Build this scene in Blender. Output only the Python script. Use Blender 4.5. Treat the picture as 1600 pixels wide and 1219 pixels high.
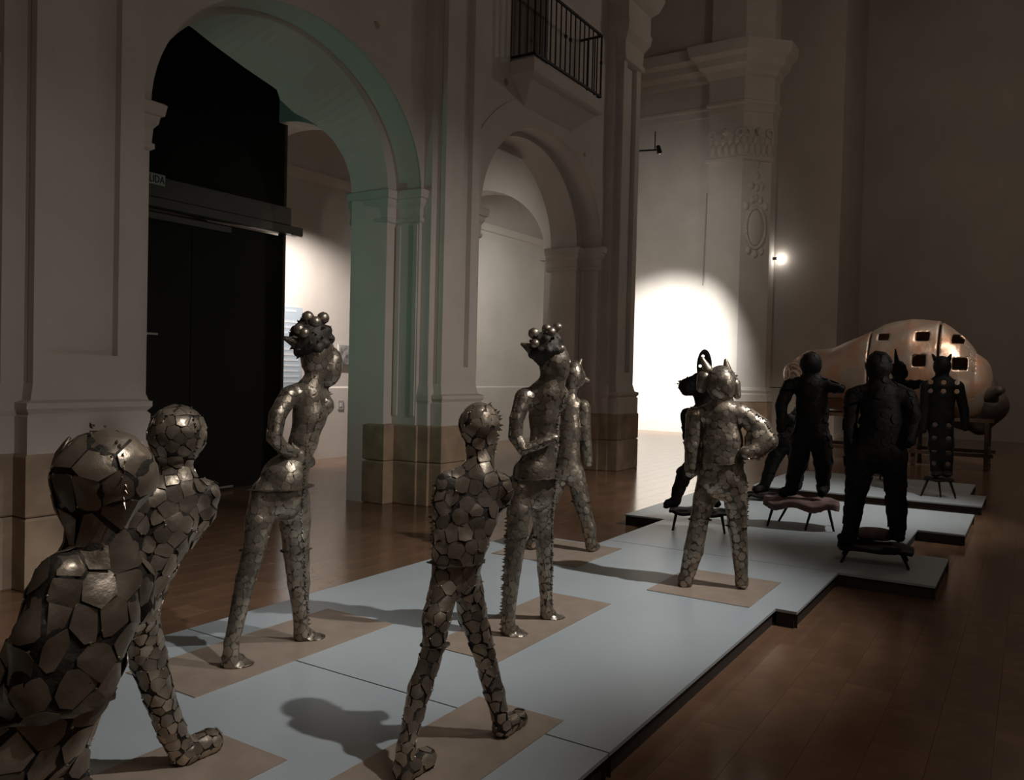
import bpy, bmesh, math, random
import numpy as np
from mathutils import Matrix, Vector

for o in list(bpy.data.objects):
    bpy.data.objects.remove(o)
scene = bpy.context.scene
COL = scene.collection
random.seed(7)
rng = np.random.default_rng(7)

# ------------------------------------------------------------------ camera
CAM_F, YAW, PITCH, ROLL = 1285.0, 0.5646, -0.0207, 0.0241
fw = Vector((math.cos(PITCH) * math.cos(YAW), math.cos(PITCH) * math.sin(YAW), math.sin(PITCH)))
rt = fw.cross(Vector((0, 0, 1))).normalized()
up = rt.cross(fw)
r2 = rt * math.cos(ROLL) + up * math.sin(ROLL)
u2 = -rt * math.sin(ROLL) + up * math.cos(ROLL)
cam_data = bpy.data.cameras.new('camera')
cam_data.sensor_fit = 'HORIZONTAL'
cam_data.sensor_width = 36.0
cam_data.lens = CAM_F / 1600.0 * 36.0
cam_data.clip_start = 0.05
cam_data.clip_end = 200
cam = bpy.data.objects.new('camera', cam_data)
COL.objects.link(cam)
cam.matrix_world = Matrix(((r2.x, u2.x, -fw.x, 0), (r2.y, u2.y, -fw.y, 0), (r2.z, u2.z, -fw.z, 1.66), (0, 0, 0, 1)))
scene.camera = cam

# ------------------------------------------------------------------ world, exposure
world = bpy.data.worlds.new('world')
scene.world = world
world.use_nodes = True
world.node_tree.nodes['Background'].inputs[0].default_value = (0.02, 0.02, 0.022, 1)
world.node_tree.nodes['Background'].inputs[1].default_value = 0.2
vs = scene.view_settings
vs.view_transform = 'Standard'
vs.look = 'None'
vs.exposure = 0.0
vs.gamma = 1.0
vs.use_curve_mapping = False


# ------------------------------------------------------------------ lights
def aim(o, target):
    d = Vector(target) - o.location
    o.rotation_euler = d.to_track_quat('-Z', 'Y').to_euler()


def spot(loc, target, watts, deg, blend, col, size=0.06):
    l = bpy.data.lights.new('spot_lamp', 'SPOT')
    l.energy = watts
    l.spot_size = math.radians(deg)
    l.spot_blend = blend
    l.color = col
    l.shadow_soft_size = size
    o = bpy.data.objects.new('spot_lamp', l)
    COL.objects.link(o)
    o.location = loc
    aim(o, target)
    return o


def point(loc, watts, col, size=0.1):
    l = bpy.data.lights.new('fill_point', 'POINT')
    l.energy = watts
    l.color = col
    l.shadow_soft_size = size
    o = bpy.data.objects.new('fill_point', l)
    COL.objects.link(o)
    o.location = loc
    return o


# track spotlights hanging over the dark side of the nave, aimed at the platform
spot((3.1, -1.1, 6.2), (2.1, 3.2, 0.9), 800, 40, 1.0, (1.0, 0.97, 0.93))
spot((5.9, -1.5, 6.2), (5.2, 2.9, 0.6), 1450, 43, 1.0, (1.0, 0.97, 0.93))
spot((10.3, -1.6, 6.4), (10.8, 2.9, 0.1), 1500, 48, 1.0, (1.0, 0.96, 0.9))
# added low floods on the right, standing in for spotlight spill on the arcade
spot((6.0, -3.2, 3.4), (8.2, 6.2, 1.5), 700, 42, 1.0, (1.0, 0.9, 0.82), 0.2)
spot((2.0, -3.2, 3.6), (3.7, 6.1, 1.6), 190, 30, 1.0, (1.0, 0.9, 0.82), 0.2)
# bull spot
spot((13.8, -2.0, 6.6), (18.4, 1.9, 2.4), 1900, 34, 1.0, (1.0, 0.88, 0.75))
# flood on the transept wall
spot((17.45, 7.25, 6.6), (23.6, 9.6, 1.9), 9000, 44, 1.0, (1.0, 0.98, 0.92), 0.08)
spot((17.45, 7.25, 6.6), (23.6, 10.3, 5.4), 300, 84, 1.0, (1.0, 0.96, 0.88), 0.08)
# aisle wall washers
spot((8.95, 9.75, 4.4), (10.9, 11.0, 1.9), 800, 80, 1.0, (1.0, 0.9, 0.82))
spot((10.7, 8.2, 4.6), (13.5, 9.6, 3.6), 70, 110, 1.0, (1.0, 0.95, 0.86))
spot((14.3, 8.05, 4.6), (16.8, 11.0, 2.2), 300, 110, 1.0, (1.0, 0.98, 0.88))
# green emergency lamp behind the first pier
spot((4.45, 7.75, 2.4), (7.3, 6.75, 3.4), 24, 120, 0.8, (0.22, 1.0, 0.72), 0.1)
# weak unseen fill points, added to lift the first pier and the far end
point((1.6, -0.8, 5.4), 66, (1.0, 0.85, 0.72), 0.5)
point((18.0, -1.0, 9.0), 165, (1.0, 0.85, 0.72), 0.5)


# ------------------------------------------------------------------ materials
def mat(name, col, rough=0.6, metal=0.0, var=0.0, scale=6.0, bump=0.0, bscale=40.0, col2=None, objrand=0.0, spec=0.5):
    m = bpy.data.materials.new(name)
    m.use_nodes = True
    nt = m.node_tree
    b = nt.nodes['Principled BSDF']
    b.inputs['Roughness'].default_value = rough
    b.inputs['Metallic'].default_value = metal
    b.inputs['Specular IOR Level'].default_value = spec
    tc = nt.nodes.new('ShaderNodeTexCoord')
    if var > 0 or col2:
        n = nt.nodes.new('ShaderNodeTexNoise')
        n.inputs['Scale'].default_value = scale
        n.inputs['Detail'].default_value = 5
        nt.links.new(tc.outputs['Object'], n.inputs['Vector'])
        r = nt.nodes.new('ShaderNodeValToRGB')
        c2 = col2 if col2 else tuple(min(1, c * (1 + var)) for c in col)
        c1 = col if col2 else tuple(c * (1 - var) for c in col)
        r.color_ramp.elements[0].position = 0.35
        r.color_ramp.elements[0].color = (*c1, 1)
        r.color_ramp.elements[1].position = 0.65
        r.color_ramp.elements[1].color = (*c2, 1)
        nt.links.new(n.outputs['Fac'], r.inputs['Fac'])
        out = r.outputs['Color']
        if objrand > 0:
            oi = nt.nodes.new('ShaderNodeObjectInfo')
            ge = nt.nodes.new('ShaderNodeNewGeometry')
            ad = nt.nodes.new('ShaderNodeMath')
            ad.operation = 'ADD'
            nt.links.new(oi.outputs['Random'], ad.inputs[0])
            nt.links.new(ge.outputs['Random Per Island'], ad.inputs[1])
            fr = nt.nodes.new('ShaderNodeMath')
            fr.operation = 'FRACT'
            nt.links.new(ad.outputs[0], fr.inputs[0])
            mr = nt.nodes.new('ShaderNodeMapRange')
            mr.inputs['To Min'].default_value = 1 - objrand
            mr.inputs['To Max'].default_value = 1 + objrand
            nt.links.new(fr.outputs[0], mr.inputs['Value'])
            mx = nt.nodes.new('ShaderNodeVectorMath')
            mx.operation = 'SCALE'
            nt.links.new(out, mx.inputs[0])
            nt.links.new(mr.outputs[0], mx.inputs['Scale'])
            out = mx.outputs[0]
        nt.links.new(out, b.inputs['Base Color'])
    else:
        b.inputs['Base Color'].default_value = (*col, 1)
    if bump > 0:
        n2 = nt.nodes.new('ShaderNodeTexNoise')
        n2.inputs['Scale'].default_value = bscale
        n2.inputs['Detail'].default_value = 4
        nt.links.new(tc.outputs['Object'], n2.inputs['Vector'])
        bp = nt.nodes.new('ShaderNodeBump')
        bp.inputs['Strength'].default_value = bump
        bp.inputs['Distance'].default_value = 0.02
        nt.links.new(n2.outputs['Fac'], bp.inputs['Height'])
        nt.links.new(bp.outputs['Normal'], b.inputs['Normal'])
    return m


M = {}
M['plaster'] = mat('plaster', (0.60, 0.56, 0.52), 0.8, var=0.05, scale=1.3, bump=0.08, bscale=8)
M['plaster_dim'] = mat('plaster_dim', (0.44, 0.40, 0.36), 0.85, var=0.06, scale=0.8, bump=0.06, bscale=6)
M['stone'] = mat('stone', (0.36, 0.27, 0.19), 0.7, var=0.22, scale=3.0, bump=0.25, bscale=14)
M['tile'] = mat('tile', (0.20, 0.115, 0.07), 0.18, var=0.2, scale=2.5, objrand=0.11, spec=0.5)
M['grout'] = mat('grout', (0.13, 0.072, 0.042), 0.4)
M['platform'] = mat('platform', (0.40, 0.45, 0.48), 0.42, var=0.025, scale=2.0)
M['skirt'] = mat('skirt', (0.035, 0.025, 0.02), 0.7)
M['steel'] = mat('steel', (0.34, 0.27, 0.215), 0.5, 0.15, var=0.08, scale=7.0, bump=0.05)
M['scale'] = mat('scale', (0.38, 0.32, 0.255), 0.36, 0.78, var=0.25, scale=9.0, bump=0.12, bscale=35, objrand=0.28)
M['scale_b'] = mat('scale_b', (0.33, 0.285, 0.23), 0.36, 0.8, var=0.25, scale=9.0, bump=0.15, bscale=35, objrand=0.22)
M['under'] = mat('under', (0.13, 0.113, 0.092), 0.5, 0.75, var=0.4, scale=14.0, bump=0.3, bscale=45)
M['under_dark'] = mat('under_dark', (0.05, 0.043, 0.036), 0.6, 0.5, var=0.4, scale=14.0, bump=0.3, bscale=45)
M['weld'] = mat('weld', (0.75, 0.70, 0.62), 0.3, 0.95)
M['seam'] = mat('seam', (0.22, 0.19, 0.155), 0.45, 0.8, var=0.3, scale=20)
M['iron'] = mat('iron', (0.007, 0.0062, 0.0055), 0.65, 0.1, spec=0.2, var=0.4, scale=10, bump=0.3, bscale=30)
M['iron_rail'] = mat('iron_rail', (0.012, 0.011, 0.010), 0.6, 0.3)
M['copper'] = mat('copper', (0.38, 0.21, 0.13), 0.42, 0.7, scale=2.6, bump=0.6, bscale=5, col2=(0.36, 0.31, 0.27))
M['hide_dark'] = mat('hide_dark', (0.05, 0.035, 0.028), 0.6, 0.2, var=0.3, scale=4, bump=0.4, bscale=9)
M['wood'] = mat('wood', (0.07, 0.038, 0.022), 0.55, var=0.25, scale=8)
M['cloth'] = mat('cloth', (0.20, 0.125, 0.11), 0.85, col2=(0.09, 0.05, 0.045), scale=6.0, bump=0.3, bscale=20)
M['black'] = mat('black', (0.008, 0.0085, 0.007), 0.7, spec=0.2)
M['door_metal'] = mat('door_metal', (0.10, 0.095, 0.09), 0.45, 0.4)
M['alu'] = mat('alu', (0.5, 0.5, 0.48), 0.35, 0.8)
M['print_blue'] = mat('print_blue', (0.42, 0.50, 0.58), 0.6)
M['print_line'] = mat('print_line', (0.60, 0.66, 0.72), 0.6)
M['print_dark'] = mat('print_dark', (0.10, 0.10, 0.11), 0.5, col2=(0.45, 0.44, 0.43), scale=9)
M['white_plastic'] = mat('white_plastic', (0.6, 0.6, 0.58), 0.4)
M['grey_plastic'] = mat('grey_plastic', (0.35, 0.35, 0.34), 0.5)


def emit(name, col, s):
    m = bpy.data.materials.new(name)
    m.use_nodes = True
    b = m.node_tree.nodes['Principled BSDF']
    b.inputs['Base Color'].default_value = (*col, 1)
    b.inputs['Emission Color'].default_value = (*col, 1)
    b.inputs['Emission Strength'].default_value = s
    return m


M['bulb'] = emit('bulb', (1.0, 0.95, 0.88), 22)


# ------------------------------------------------------------------ helpers
def link(name, me, m=None, parent=None, loc=None, smooth=False):
    if m is not None:
        me.materials.append(M[m] if isinstance(m, str) else m)
    if smooth:
        me.polygons.foreach_set('use_smooth', [True] * len(me.polygons))
    o = bpy.data.objects.new(name, me)
    COL.objects.link(o)
    if parent is not None:
        o.parent = parent
    if loc is not None:
        o.location = loc
    return o


def obj(name, bm, m, parent=None, loc=None, smooth=False):
    me = bpy.data.meshes.new(name)
    bmesh.ops.recalc_face_normals(bm, faces=bm.faces)
    bm.to_mesh(me)
    bm.free()
    return link(name, me, m, parent, loc, smooth)


def tag(o, label, cat, group=None):
    o['label'] = label
    o['category'] = cat
    if group:
        o['group'] = group
    return o


def struct(o):
    o['kind'] = 'structure'
    return o


def thing(name, label, cat, loc=(0, 0, 0), rotz=0.0, group=None):
    o = bpy.data.objects.new(name, None)
    COL.objects.link(o)
    o.empty_display_size = 0.1
    o.location = loc
    o.rotation_euler = (0, 0, rotz)
    return tag(o, label, cat, group)


def NB():
    return bmesh.new()


def box(bm, x0, x1, y0, y1, z0, z1):
    v = [bm.verts.new(p) for p in ((x0, y0, z0), (x1, y0, z0), (x1, y1, z0), (x0, y1, z0),
                                   (x0, y0, z1), (x1, y0, z1), (x1, y1, z1), (x0, y1, z1))]
    for f in ((3, 2, 1, 0), (4, 5, 6, 7), (0, 1, 5, 4), (1, 2, 6, 5), (2, 3, 7, 6), (3, 0, 4, 7)):
        bm.faces.new([v[i] for i in f])
    return v


def rect_stack(bm, x0, x1, y0, y1, prof):
    """a rectangular plan lofted through (z, outset) steps: bases, imposts, capitals"""
    prev = None
    for z, e in prof:
        r = [bm.verts.new(p) for p in ((x0 - e, y0 - e, z), (x1 + e, y0 - e, z), (x1 + e, y1, z), (x0 - e, y1, z))]
        if prev:
            for i in range(4):
                bm.faces.new((prev[i], prev[(i + 1) % 4], r[(i + 1) % 4], r[i]))
        else:
            bm.faces.new(r[::-1])
        prev = r
    bm.faces.new(prev)


def prism(bm, pts, z0, z1):
    a = [bm.verts.new((x, y, z0)) for x, y in pts]
    b = [bm.verts.new((x, y, z1)) for x, y in pts]
    n = len(pts)
    bm.faces.new(a[::-1])
    bm.faces.new(b)
    for i in range(n):
        bm.faces.new((a[i], a[(i + 1) % n], b[(i + 1) % n], b[i]))


def rod(bm, p, q, r0, r1=None, n=8):
    r1 = r0 if r1 is None else r1
    p, q = Vector(p), Vector(q)
    d = (q - p).normalized()
    a = d.orthogonal().normalized()
    b = d.cross(a)
    A, B = [], []
    for i in range(n):
        t = 2 * math.pi * i / n
        w = a * math.cos(t) + b * math.sin(t)
        A.append(bm.verts.new(p + w * r0))
        B.append(bm.verts.new(q + w * r1))
    bm.faces.new(A[::-1])
    bm.faces.new(B)
    for i in range(n):
        bm.faces.new((A[i], A[(i + 1) % n], B[(i + 1) % n], B[i]))


def ball(bm, c, r, sub=2, s=(1, 1, 1)):
    m = Matrix.Translation(c) @ Matrix.Diagonal((r * s[0], r * s[1], r * s[2], 1))
    bmesh.ops.create_icosphere(bm, subdivisions=sub, radius=1, matrix=m)


def sweep(bm, path, prof, side=1, cap=True):
    """profile (out, z) swept along a plan polyline with mitred corners; out goes to the given side"""
    n = len(path)
    P = [Vector(p) for p in path]
    nor = []
    for i in range(n - 1):
        d = (P[i + 1] - P[i]).normalized()
        nor.append(Vector((d.y, -d.x)) * side)
    cols = []
    for i in range(n):
        if i == 0:
            mv = nor[0]
        elif i == n - 1:
            mv = nor[-1]
        else:
            h = (nor[i - 1] + nor[i])
            mv = h / max(0.2, 1 + nor[i - 1].dot(nor[i]))
        cols.append([bm.verts.new((P[i].x + mv.x * o, P[i].y + mv.y * o, z)) for o, z in prof])
    for i in range(n - 1):
        for j in range(len(prof) - 1):
            bm.faces.new((cols[i][j], cols[i + 1][j], cols[i + 1][j + 1], cols[i][j + 1]))


def resample(pts, n):
    pts = np.array(pts, float)
    d = np.r_[0, np.cumsum(np.hypot(*np.diff(pts, axis=0).T))]
    t = np.linspace(0, d[-1], n)
    return [(float(np.interp(s, d, pts[:, 0])), float(np.interp(s, d, pts[:, 1]))) for s in t]


def ell_arch(xc, a, b, zs, n=40):
    return [(xc - a * math.cos(math.pi * i / n), zs + b * math.sin(math.pi * i / n)) for i in range(n + 1)]


def arch_layer(bm, y0, y1, arches, x0, x1, zt):
    """wall slab y0..y1 with arched openings; each arch is (front curve, back curve)"""
    cur0 = cur1 = x0

    def quad(*p):
        bm.faces.new([bm.verts.new(q) for q in p])
    ends = []
    for cf, cb in arches:
        ends.append((cur0, cf[0][0], cur1, cb[0][0]))
        cur0, cur1 = cf[-1][0], cb[-1][0]
        quad((cf[0][0], y0, 0), (cb[0][0], y1, 0), (cb[0][0], y1, cb[0][1]), (cf[0][0], y0, cf[0][1]))
        quad((cf[-1][0], y0, 0), (cf[-1][0], y0, cf[-1][1]), (cb[-1][0], y1, cb[-1][1]), (cb[-1][0], y1, 0))
        for i in range(len(cf) - 1):
            p, q, r, s = cf[i], cf[i + 1], cb[i], cb[i + 1]
            quad((p[0], y0, p[1]), (q[0], y0, q[1]), (q[0], y0, zt), (p[0], y0, zt))
            quad((r[0], y1, r[1]), (r[0], y1, zt), (s[0], y1, zt), (s[0], y1, s[1]))
            quad((p[0], y0, p[1]), (r[0], y1, r[1]), (s[0], y1, s[1]), (q[0], y0, q[1]))
    ends.append((cur0, x1, cur1, x1))
    for a, b, c, d in ends:
        quad((a, y0, 0), (b, y0, 0), (b, y0, zt), (a, y0, zt))
        quad((c, y1, 0), (c, y1, zt), (d, y1, zt), (d, y1, 0))
    quad((x0, y0, zt), (x1, y0, zt), (x1, y1, zt), (x0, y1, zt))
    quad((x0, y0, 0), (x0, y0, zt), (x0, y1, zt), (x0, y1, 0))
    quad((x1, y0, 0), (x1, y1, 0), (x1, y1, zt), (x1, y0, zt))
    bmesh.ops.remove_doubles(bm, verts=bm.verts, dist=1e-5)


# ------------------------------------------------------------------ floor with tiles
PLAT_A = [(-1.4, 1.42), (3.045, 1.42), (3.045, 4.14), (-1.4, 4.14)]
PLAT_B = [(3.055, 1.42), (5.63, 1.42), (5.63, 1.28), (6.995, 1.28), (6.995, 3.33), (6.75, 3.33), (6.75, 4.14), (3.055, 4.14)]
PLAT_C = [(7.005, 0.58), (8.18, 0.58), (8.18, 0.98), (9.57, 0.98), (9.57, 0.54), (11.15, 0.54), (11.15, 3.80),
          (8.42, 3.80), (8.42, 3.33), (7.005, 3.33)]
PLAT_D = [(11.95, 0.5), (13.1, 0.5), (13.1, 0.7), (14.5, 0.7), (14.5, 3.4), (11.95, 3.4)]

bm = NB()
box(bm, -5, 29, -6.5, 15, -0.3, -0.012)
floor = struct(obj('floor', bm, 'grout'))
TX, TY = 0.48, 0.24


def tile_mesh(bm, x, y):
    g = 0.0005
    z1, z2 = 0.0, -0.0008
    a = [bm.verts.new(p) for p in ((x + g, y + g, z2), (x + TX - g, y + g, z2), (x + TX - g, y + TY - g, z2), (x + g, y + TY - g, z2))]
    g2 = 0.0013
    b = [bm.verts.new(p) for p in ((x + g2, y + g2, z1), (x + TX - g2, y + g2, z1), (x + TX - g2, y + TY - g2, z1), (x + g2, y + TY - g2, z1))]
    c = [bm.verts.new(p) for p in ((x + g, y + g, -0.011), (x + TX - g, y + g, -0.011), (x + TX - g, y + TY - g, -0.011), (x + g, y + TY - g, -0.011))]
    bm.faces.new(b)
    for i in range(4):
        j = (i + 1) % 4
        bm.faces.new((a[i], a[j], b[j], b[i]))
        bm.faces.new((c[i], c[j], a[j], a[i]))


def under_platform(cx, cy):
    return (-1.4 < cx < 6.6 and 1.5 < cy < 4.05) or (7.2 < cx < 11 and 1.1 < cy < 3.3)


tiles = []
for iy in range(int(-6.5 / TY) - 1, int(14.5 / TY) + 1):
    for ix in range(-10, 60):
        x = ix * TX + (0.24 if iy % 2 else 0.0)
        y = iy * TY + 0.1
        if x > 28 or x < -4.5:
            continue
        cx, cy = x + TX / 2, y + TY / 2
        ang = math.degrees(math.atan2(cy, cx))
        dist = math.hypot(cx, cy)
        vis = 0.5 < ang < 64 and dist > 2.7 and cy < 6.9 and not under_platform(cx, cy) and cx > 0.5
        tiles.append((dist if vis else 999, x, y))
tiles.sort()
bm = NB()
tile_mesh(bm, 0, 0)
first = obj('floor_tile', bm, 'tile', floor, loc=(tiles[0][1], tiles[0][2], 0))
for d, x, y in tiles[1:300]:
    o = first.copy()
    COL.objects.link(o)
    o.location = (x, y, 0)
bm = NB()
for d, x, y in tiles[300:]:
    tile_mesh(bm, x, y)
rest = obj('floor_tile_field', bm, 'tile', floor)
rest['kind'] = 'stuff'

# ------------------------------------------------------------------ arcade wall (nave left side)
ZS = 3.85
YF, YM, YB = 6.40, 6.78, 7.30
A0, A1, A2 = 0.93, 6.08, 11.02
N = 40
l1 = [ell_arch(A0, 1.80, 1.46, ZS), ell_arch(A1, 1.82, 1.46, ZS), ell_arch(A2, 1.84, 1.52, ZS)]
l2 = [ell_arch(A0, 1.64, 1.41, ZS), ell_arch(A1, 1.66, 1.41, ZS), ell_arch(A2, 1.68, 1.46, ZS)]
back1 = resample([(4.44, 3.85), (4.5, 4.35), (4.7, 4.8), (4.95, 5.04), (5.23, 5.10), (5.58, 4.99), (6.0, 4.88), (6.42, 4.79),
                  (6.45, 4.70), (6.68, 4.60), (6.98, 4.57), (7.30, 4.46), (7.52, 4.26), (7.63, 4.05), (7.66, 3.85)], N + 1)
fr1 = resample(l2[1], N + 1)
bm = NB()
arch_layer(bm, YF, YM, [(c, c) for c in l1], -4.5, 14.0, 11.5)
wall_left = struct(obj('wall_left', bm, 'plaster'))
bm = NB()
arch_layer(bm, YM, YB, [(l2[0], l2[0]), (fr1, back1), (l2[2], l2[2])], -4.5, 14.0, 11.5)
obj('inner_arch_ring', bm, 'plaster', wall_left)


def arc_band(bm, c, y0, y1, w, z_off=0.0):
    """raised archivolt band around an arch curve"""
    n = len(c)
    P = [Vector(p) for p in c]
    rows = []
    for i in range(n):
        t = (P[min(i + 1, n - 1)] - P[max(i - 1, 0)]).normalized()
        nn = Vector((-t.y, t.x))
        q = P[i] + nn * w
        rows.append([bm.verts.new((P[i].x, y1, P[i].y)), bm.verts.new((P[i].x, y0, P[i].y)), bm.verts.new((q.x, y0, q.y)), bm.verts.new((q.x, y1, q.y))])
    for i in range(n - 1):
        for j in range(3):
            bm.faces.new((rows[i][j], rows[i + 1][j], rows[i + 1][j + 1], rows[i][j + 1]))


for c in l1[1:]:
    bm = NB()
    arc_band(bm, c, YF - 0.014, YF + 0.01, 0.42)
    obj('archivolt', bm, 'plaster', wall_left)

PIERS = [  # pilaster x0,x1, strip x0,x1, outer jamb x0,x1, inner jamb x0,x1
    (3.18, 4.00, 3.02, 4.12, 2.73, 4.26, 2.57, 4.42),
    (8.05, 8.78, 7.95, 8.90, 7.90, 9.18, 7.74, 9.34),
    (13.05, 13.76, 12.95, 13.86, 12.86, 14.0, 12.70, 14.0)]
YS, YP = 6.26, 6.13
for px0, px1, sx0, sx1, ox0, ox1, ix0, ix1 in PIERS:
    bm = NB()
    box(bm, sx0, sx1, YS, YF + 0.02, 0, 11.5)
    obj('backing_strip', bm, 'plaster', wall_left)
    bm = NB()
    box(bm, px0, px1, YP + 0.075, YS + 0.02, 0, 11.5)
    pil = obj('pilaster', bm, 'plaster', wall_left)
    # raised frame: stiles and rail leave a sunk panel
    for a, b, z0, z1 in ((px0, px0 + 0.13, 1.49, 7.12), (px1 - 0.17, px1, 1.49, 7.12), (px0 + 0.13, px1 - 0.17, 1.49, 1.72)):
        bm = NB()
        box(bm, a, b, YP, YP + 0.08, z0, z1)
        obj('panel_frame', bm, 'plaster', pil)
    # plaster plinth and base moulding
    bm = NB()
    rect_stack(bm, px0, px1, YP, YF, [(0.99, 0.075), (1.26, 0.075), (1.28, 0.055), (1.32, 0.085), (1.36, 0.085), (1.38, 0.03), (1.50, 0.0)])
    obj('base_moulding', bm, 'plaster', wall_left)
    bm = NB()
    rect_stack(bm, sx0, sx1, YS, YF + 0.02, [(0.99, 0.03), (1.26, 0.03), (1.30, 0.045), (1.36, 0.045), (1.50, 0.0)])
    obj('base_moulding', bm, 'plaster', wall_left)
    # stone footing in two courses
    for z0, z1 in ((0.0, 0.53), (0.537, 0.99)):
        for (a, b, y0, y1, e) in ((px0, px1, YP, YS, 0.09), (sx0, sx1, YS, YF, 0.035), (ox0, ox1, YF, YM, 0.02), (ix0, ix1, YM, YB, 0.045)):
            bm = NB()
            rect_stack(bm, a, b, y0 - (0.01 if e < .05 else 0), y1 + 0.02, [(z0, e - 0.008), (z0 + 0.012, e), (z1 - 0.02, e), (z1, e - 0.012)])
            obj('stone_block', bm, 'stone', wall_left)
    # impost
    ip = [(3.47, 0.0), (3.49, 0.03), (3.53, 0.03), (3.54, 0.012), (3.66, 0.02), (3.70, 0.05), (3.76, 0.06), (3.77, 0.085), (3.86, 0.10), (3.875, 0.08)]
    for (a, b, y0, y1) in ((ox0, ox1, YF, YM), (ix0, ix1, YM, YB)):
        bm = NB()
        rect_stack(bm, a, b, y0, y1 + (0.08 if y1 == YB else 0), ip)
        obj('impost', bm, 'plaster', wall_left)
    # sunk panel on the jamb face: stiles
    for y0, y1 in ((YF + 0.02, YF + 0.08), (YM - 0.09, YM - 0.02)):
        bm = NB()
        box(bm, ox0 - 0.018, ox0 + 0.01, y0, y1, 1.1, 3.45)
        obj('jamb_stile', bm, 'plaster', wall_left)
    # capital high up
    bm = NB()
    rect_stack(bm, px0, px1, YP, YF, [(7.1, 0.0), (7.12, 0.05), (7.2, 0.05), (7.21, 0.02), (7.45, 0.03), (7.6, 0.12), (7.75, 0.14), (7.76, 0.115), (8.1, 0.115), (8.2, 0.22), (8.4, 0.3), (8.5, 0.3)])
    obj('capital', bm, 'plaster', wall_left)
# wall returns that close the crossing pier
bm = NB()
box(bm, 13.46, 14.0, YB, 7.62, 0, 11.5)
obj('crossing_return', bm, 'plaster', wall_left)
# plugged fixing holes in the spandrel
for (x, z) in ((9.75, 5.75), (10.35, 5.86), (11.45, 5.62), (12.15, 5.3), (7.05, 5.55)):
    bm = NB()
    rod(bm, (x, YF - 0.015, z), (x, YF + 0.02, z), 0.045, 0.06, 10)
    obj('fixing_hole', bm, 'stone', wall_left)

# ------------------------------------------------------------------ aisle behind the arcade
bm = NB()
box(bm, -4.5, 24, 11.0, 11.3, 0, 7.2)
wall_aisle = struct(obj('wall_aisle', bm, 'plaster'))
bm = NB()
sweep(bm, [(-4.5, 11.0), (24, 11.0)], [(0, 4.98), (0.06, 5.0), (0.1, 5.08), (0.12, 5.14), (0.0, 5.16)], side=1)
obj('cornice', bm, 'plaster', wall_aisle)
bm = NB()
sweep(bm, [(10.62, 11.0), (24, 11.0)], [(0.03, 0), (0.03, 1.3), (0, 1.33)], side=1)
obj('wainscot', bm, 'plaster', wall_aisle)
bm = NB()
nseg = 20
ringA = []
for i in range(nseg + 1):
    t = math.pi * i / nseg
    ringA.append((9.15 - 1.9 * math.cos(t), 5.2 + 1.7 * math.sin(t)))
va = [bm.verts.new((-4.5, y, z)) for y, z in ringA]
vb = [bm.verts.new((14.0, y, z)) for y, z in ringA]
for i in range(nseg):
    bm.faces.new((va[i], va[i + 1], vb[i + 1], vb[i]))
aisle_vault = struct(obj('ceiling_aisle', bm, 'plaster', smooth=True))
for xa in (3.2, 8.15, 13.0):   # transverse arches across the aisle
    bm = NB()
    c = ell_arch(9.2, 1.60, 1.30, ZS, 28)
    x0, x1 = xa, xa + 0.45
    prev = None
    for y, z in [(7.6, 0)] + c + [(10.8, 0)]:
        row = [bm.verts.new((x0, y, z)), bm.verts.new((x1, y, z))]
        if prev:
            bm.faces.new((prev[0], row[0], row[1], prev[1]))
        prev = row
    for i in range(len(c) - 1):
        p, q = c[i], c[i + 1]
        for x in (x0, x1):
            bm.faces.new([bm.verts.new(v) for v in ((x, p[0], p[1]), (x, q[0], q[1]), (x, q[0], 7.0), (x, p[0], 7.0))])
    for a, b in ((YB - 0.02, 7.6), (10.8, 11.0)):
        box(bm, x0, x1, a, b, 0, 7.0)
    ta = obj('transverse_arch', bm, 'plaster', wall_aisle)
    bm = NB()
    rect_stack(bm, x0, x1, 10.72, 11.0, [(3.5, 0.0), (3.52, 0.03), (3.7, 0.04), (3.78, 0.1), (3.86, 0.1)])
    obj('impost', bm, 'plaster', wall_aisle)
    bm = NB()
    box(bm, x0 - .05, x1 + .05, 7.2, 7.68, 3.72, 3.86)
    obj('impost', bm, 'plaster', wall_aisle)

# black door partition in the aisle with header, track, sign
part = thing('door_partition', 'tall black partition wall with sliding door header inside the left arch', 'partition', (6.4, 9.25, 0))


def lbox(name, x0, x1, y0, y1, z0, z1, m, par, off=(6.4, 9.25, 0)):
    b = NB()
    box(b, x0 - off[0], x1 - off[0], y0 - off[1], y1 - off[1], z0 - off[2], z1 - off[2])
    bmesh.ops.bevel(b, geom=b.edges[:], offset=min(0.006, (z1 - z0) * 0.2, (y1 - y0) * .2), segments=1, affect='EDGES')
    return obj(name, b, m, par)


lbox('upper_panel', 4.2, 8.30, 9.20, 9.30, 3.95, 6.6, 'black', part)
for a, b in ((4.2, 5.35), (5.36, 6.75), (6.76, 8.26)):
    lbox('door_leaf', a, b, 9.21, 9.28, 0.0, 3.55, 'black', part)
lbox('edge_post', 8.26, 8.31, 9.19, 9.31, 0.0, 6.6, 'wood', part)
lbox('header', 4.2, 8.30, 9.08, 9.24, 3.70, 3.95, 'door_metal', part)
lbox('header_rail', 4.2, 8.52, 9.07, 9.24, 3.58, 3.695, 'door_metal', part)
lbox('door_track', 4.2, 7.3, 9.12, 9.2, 3.44, 3.52, 'door_metal', part)
lbox('track_light_edge', 8.32, 8.52, 9.08, 9.1, 3.565, 3.58, 'alu', part)
lbox('door_edge_glint', 6.09, 6.105, 9.18, 9.21, 0.0, 3.5, 'door_metal', part)  # lighter strip modelled in place of a glint along the door edge
lbox('door_handle', 6.08, 6.24, 9.14, 9.16, 2.02, 2.05, 'alu', part)
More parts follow.
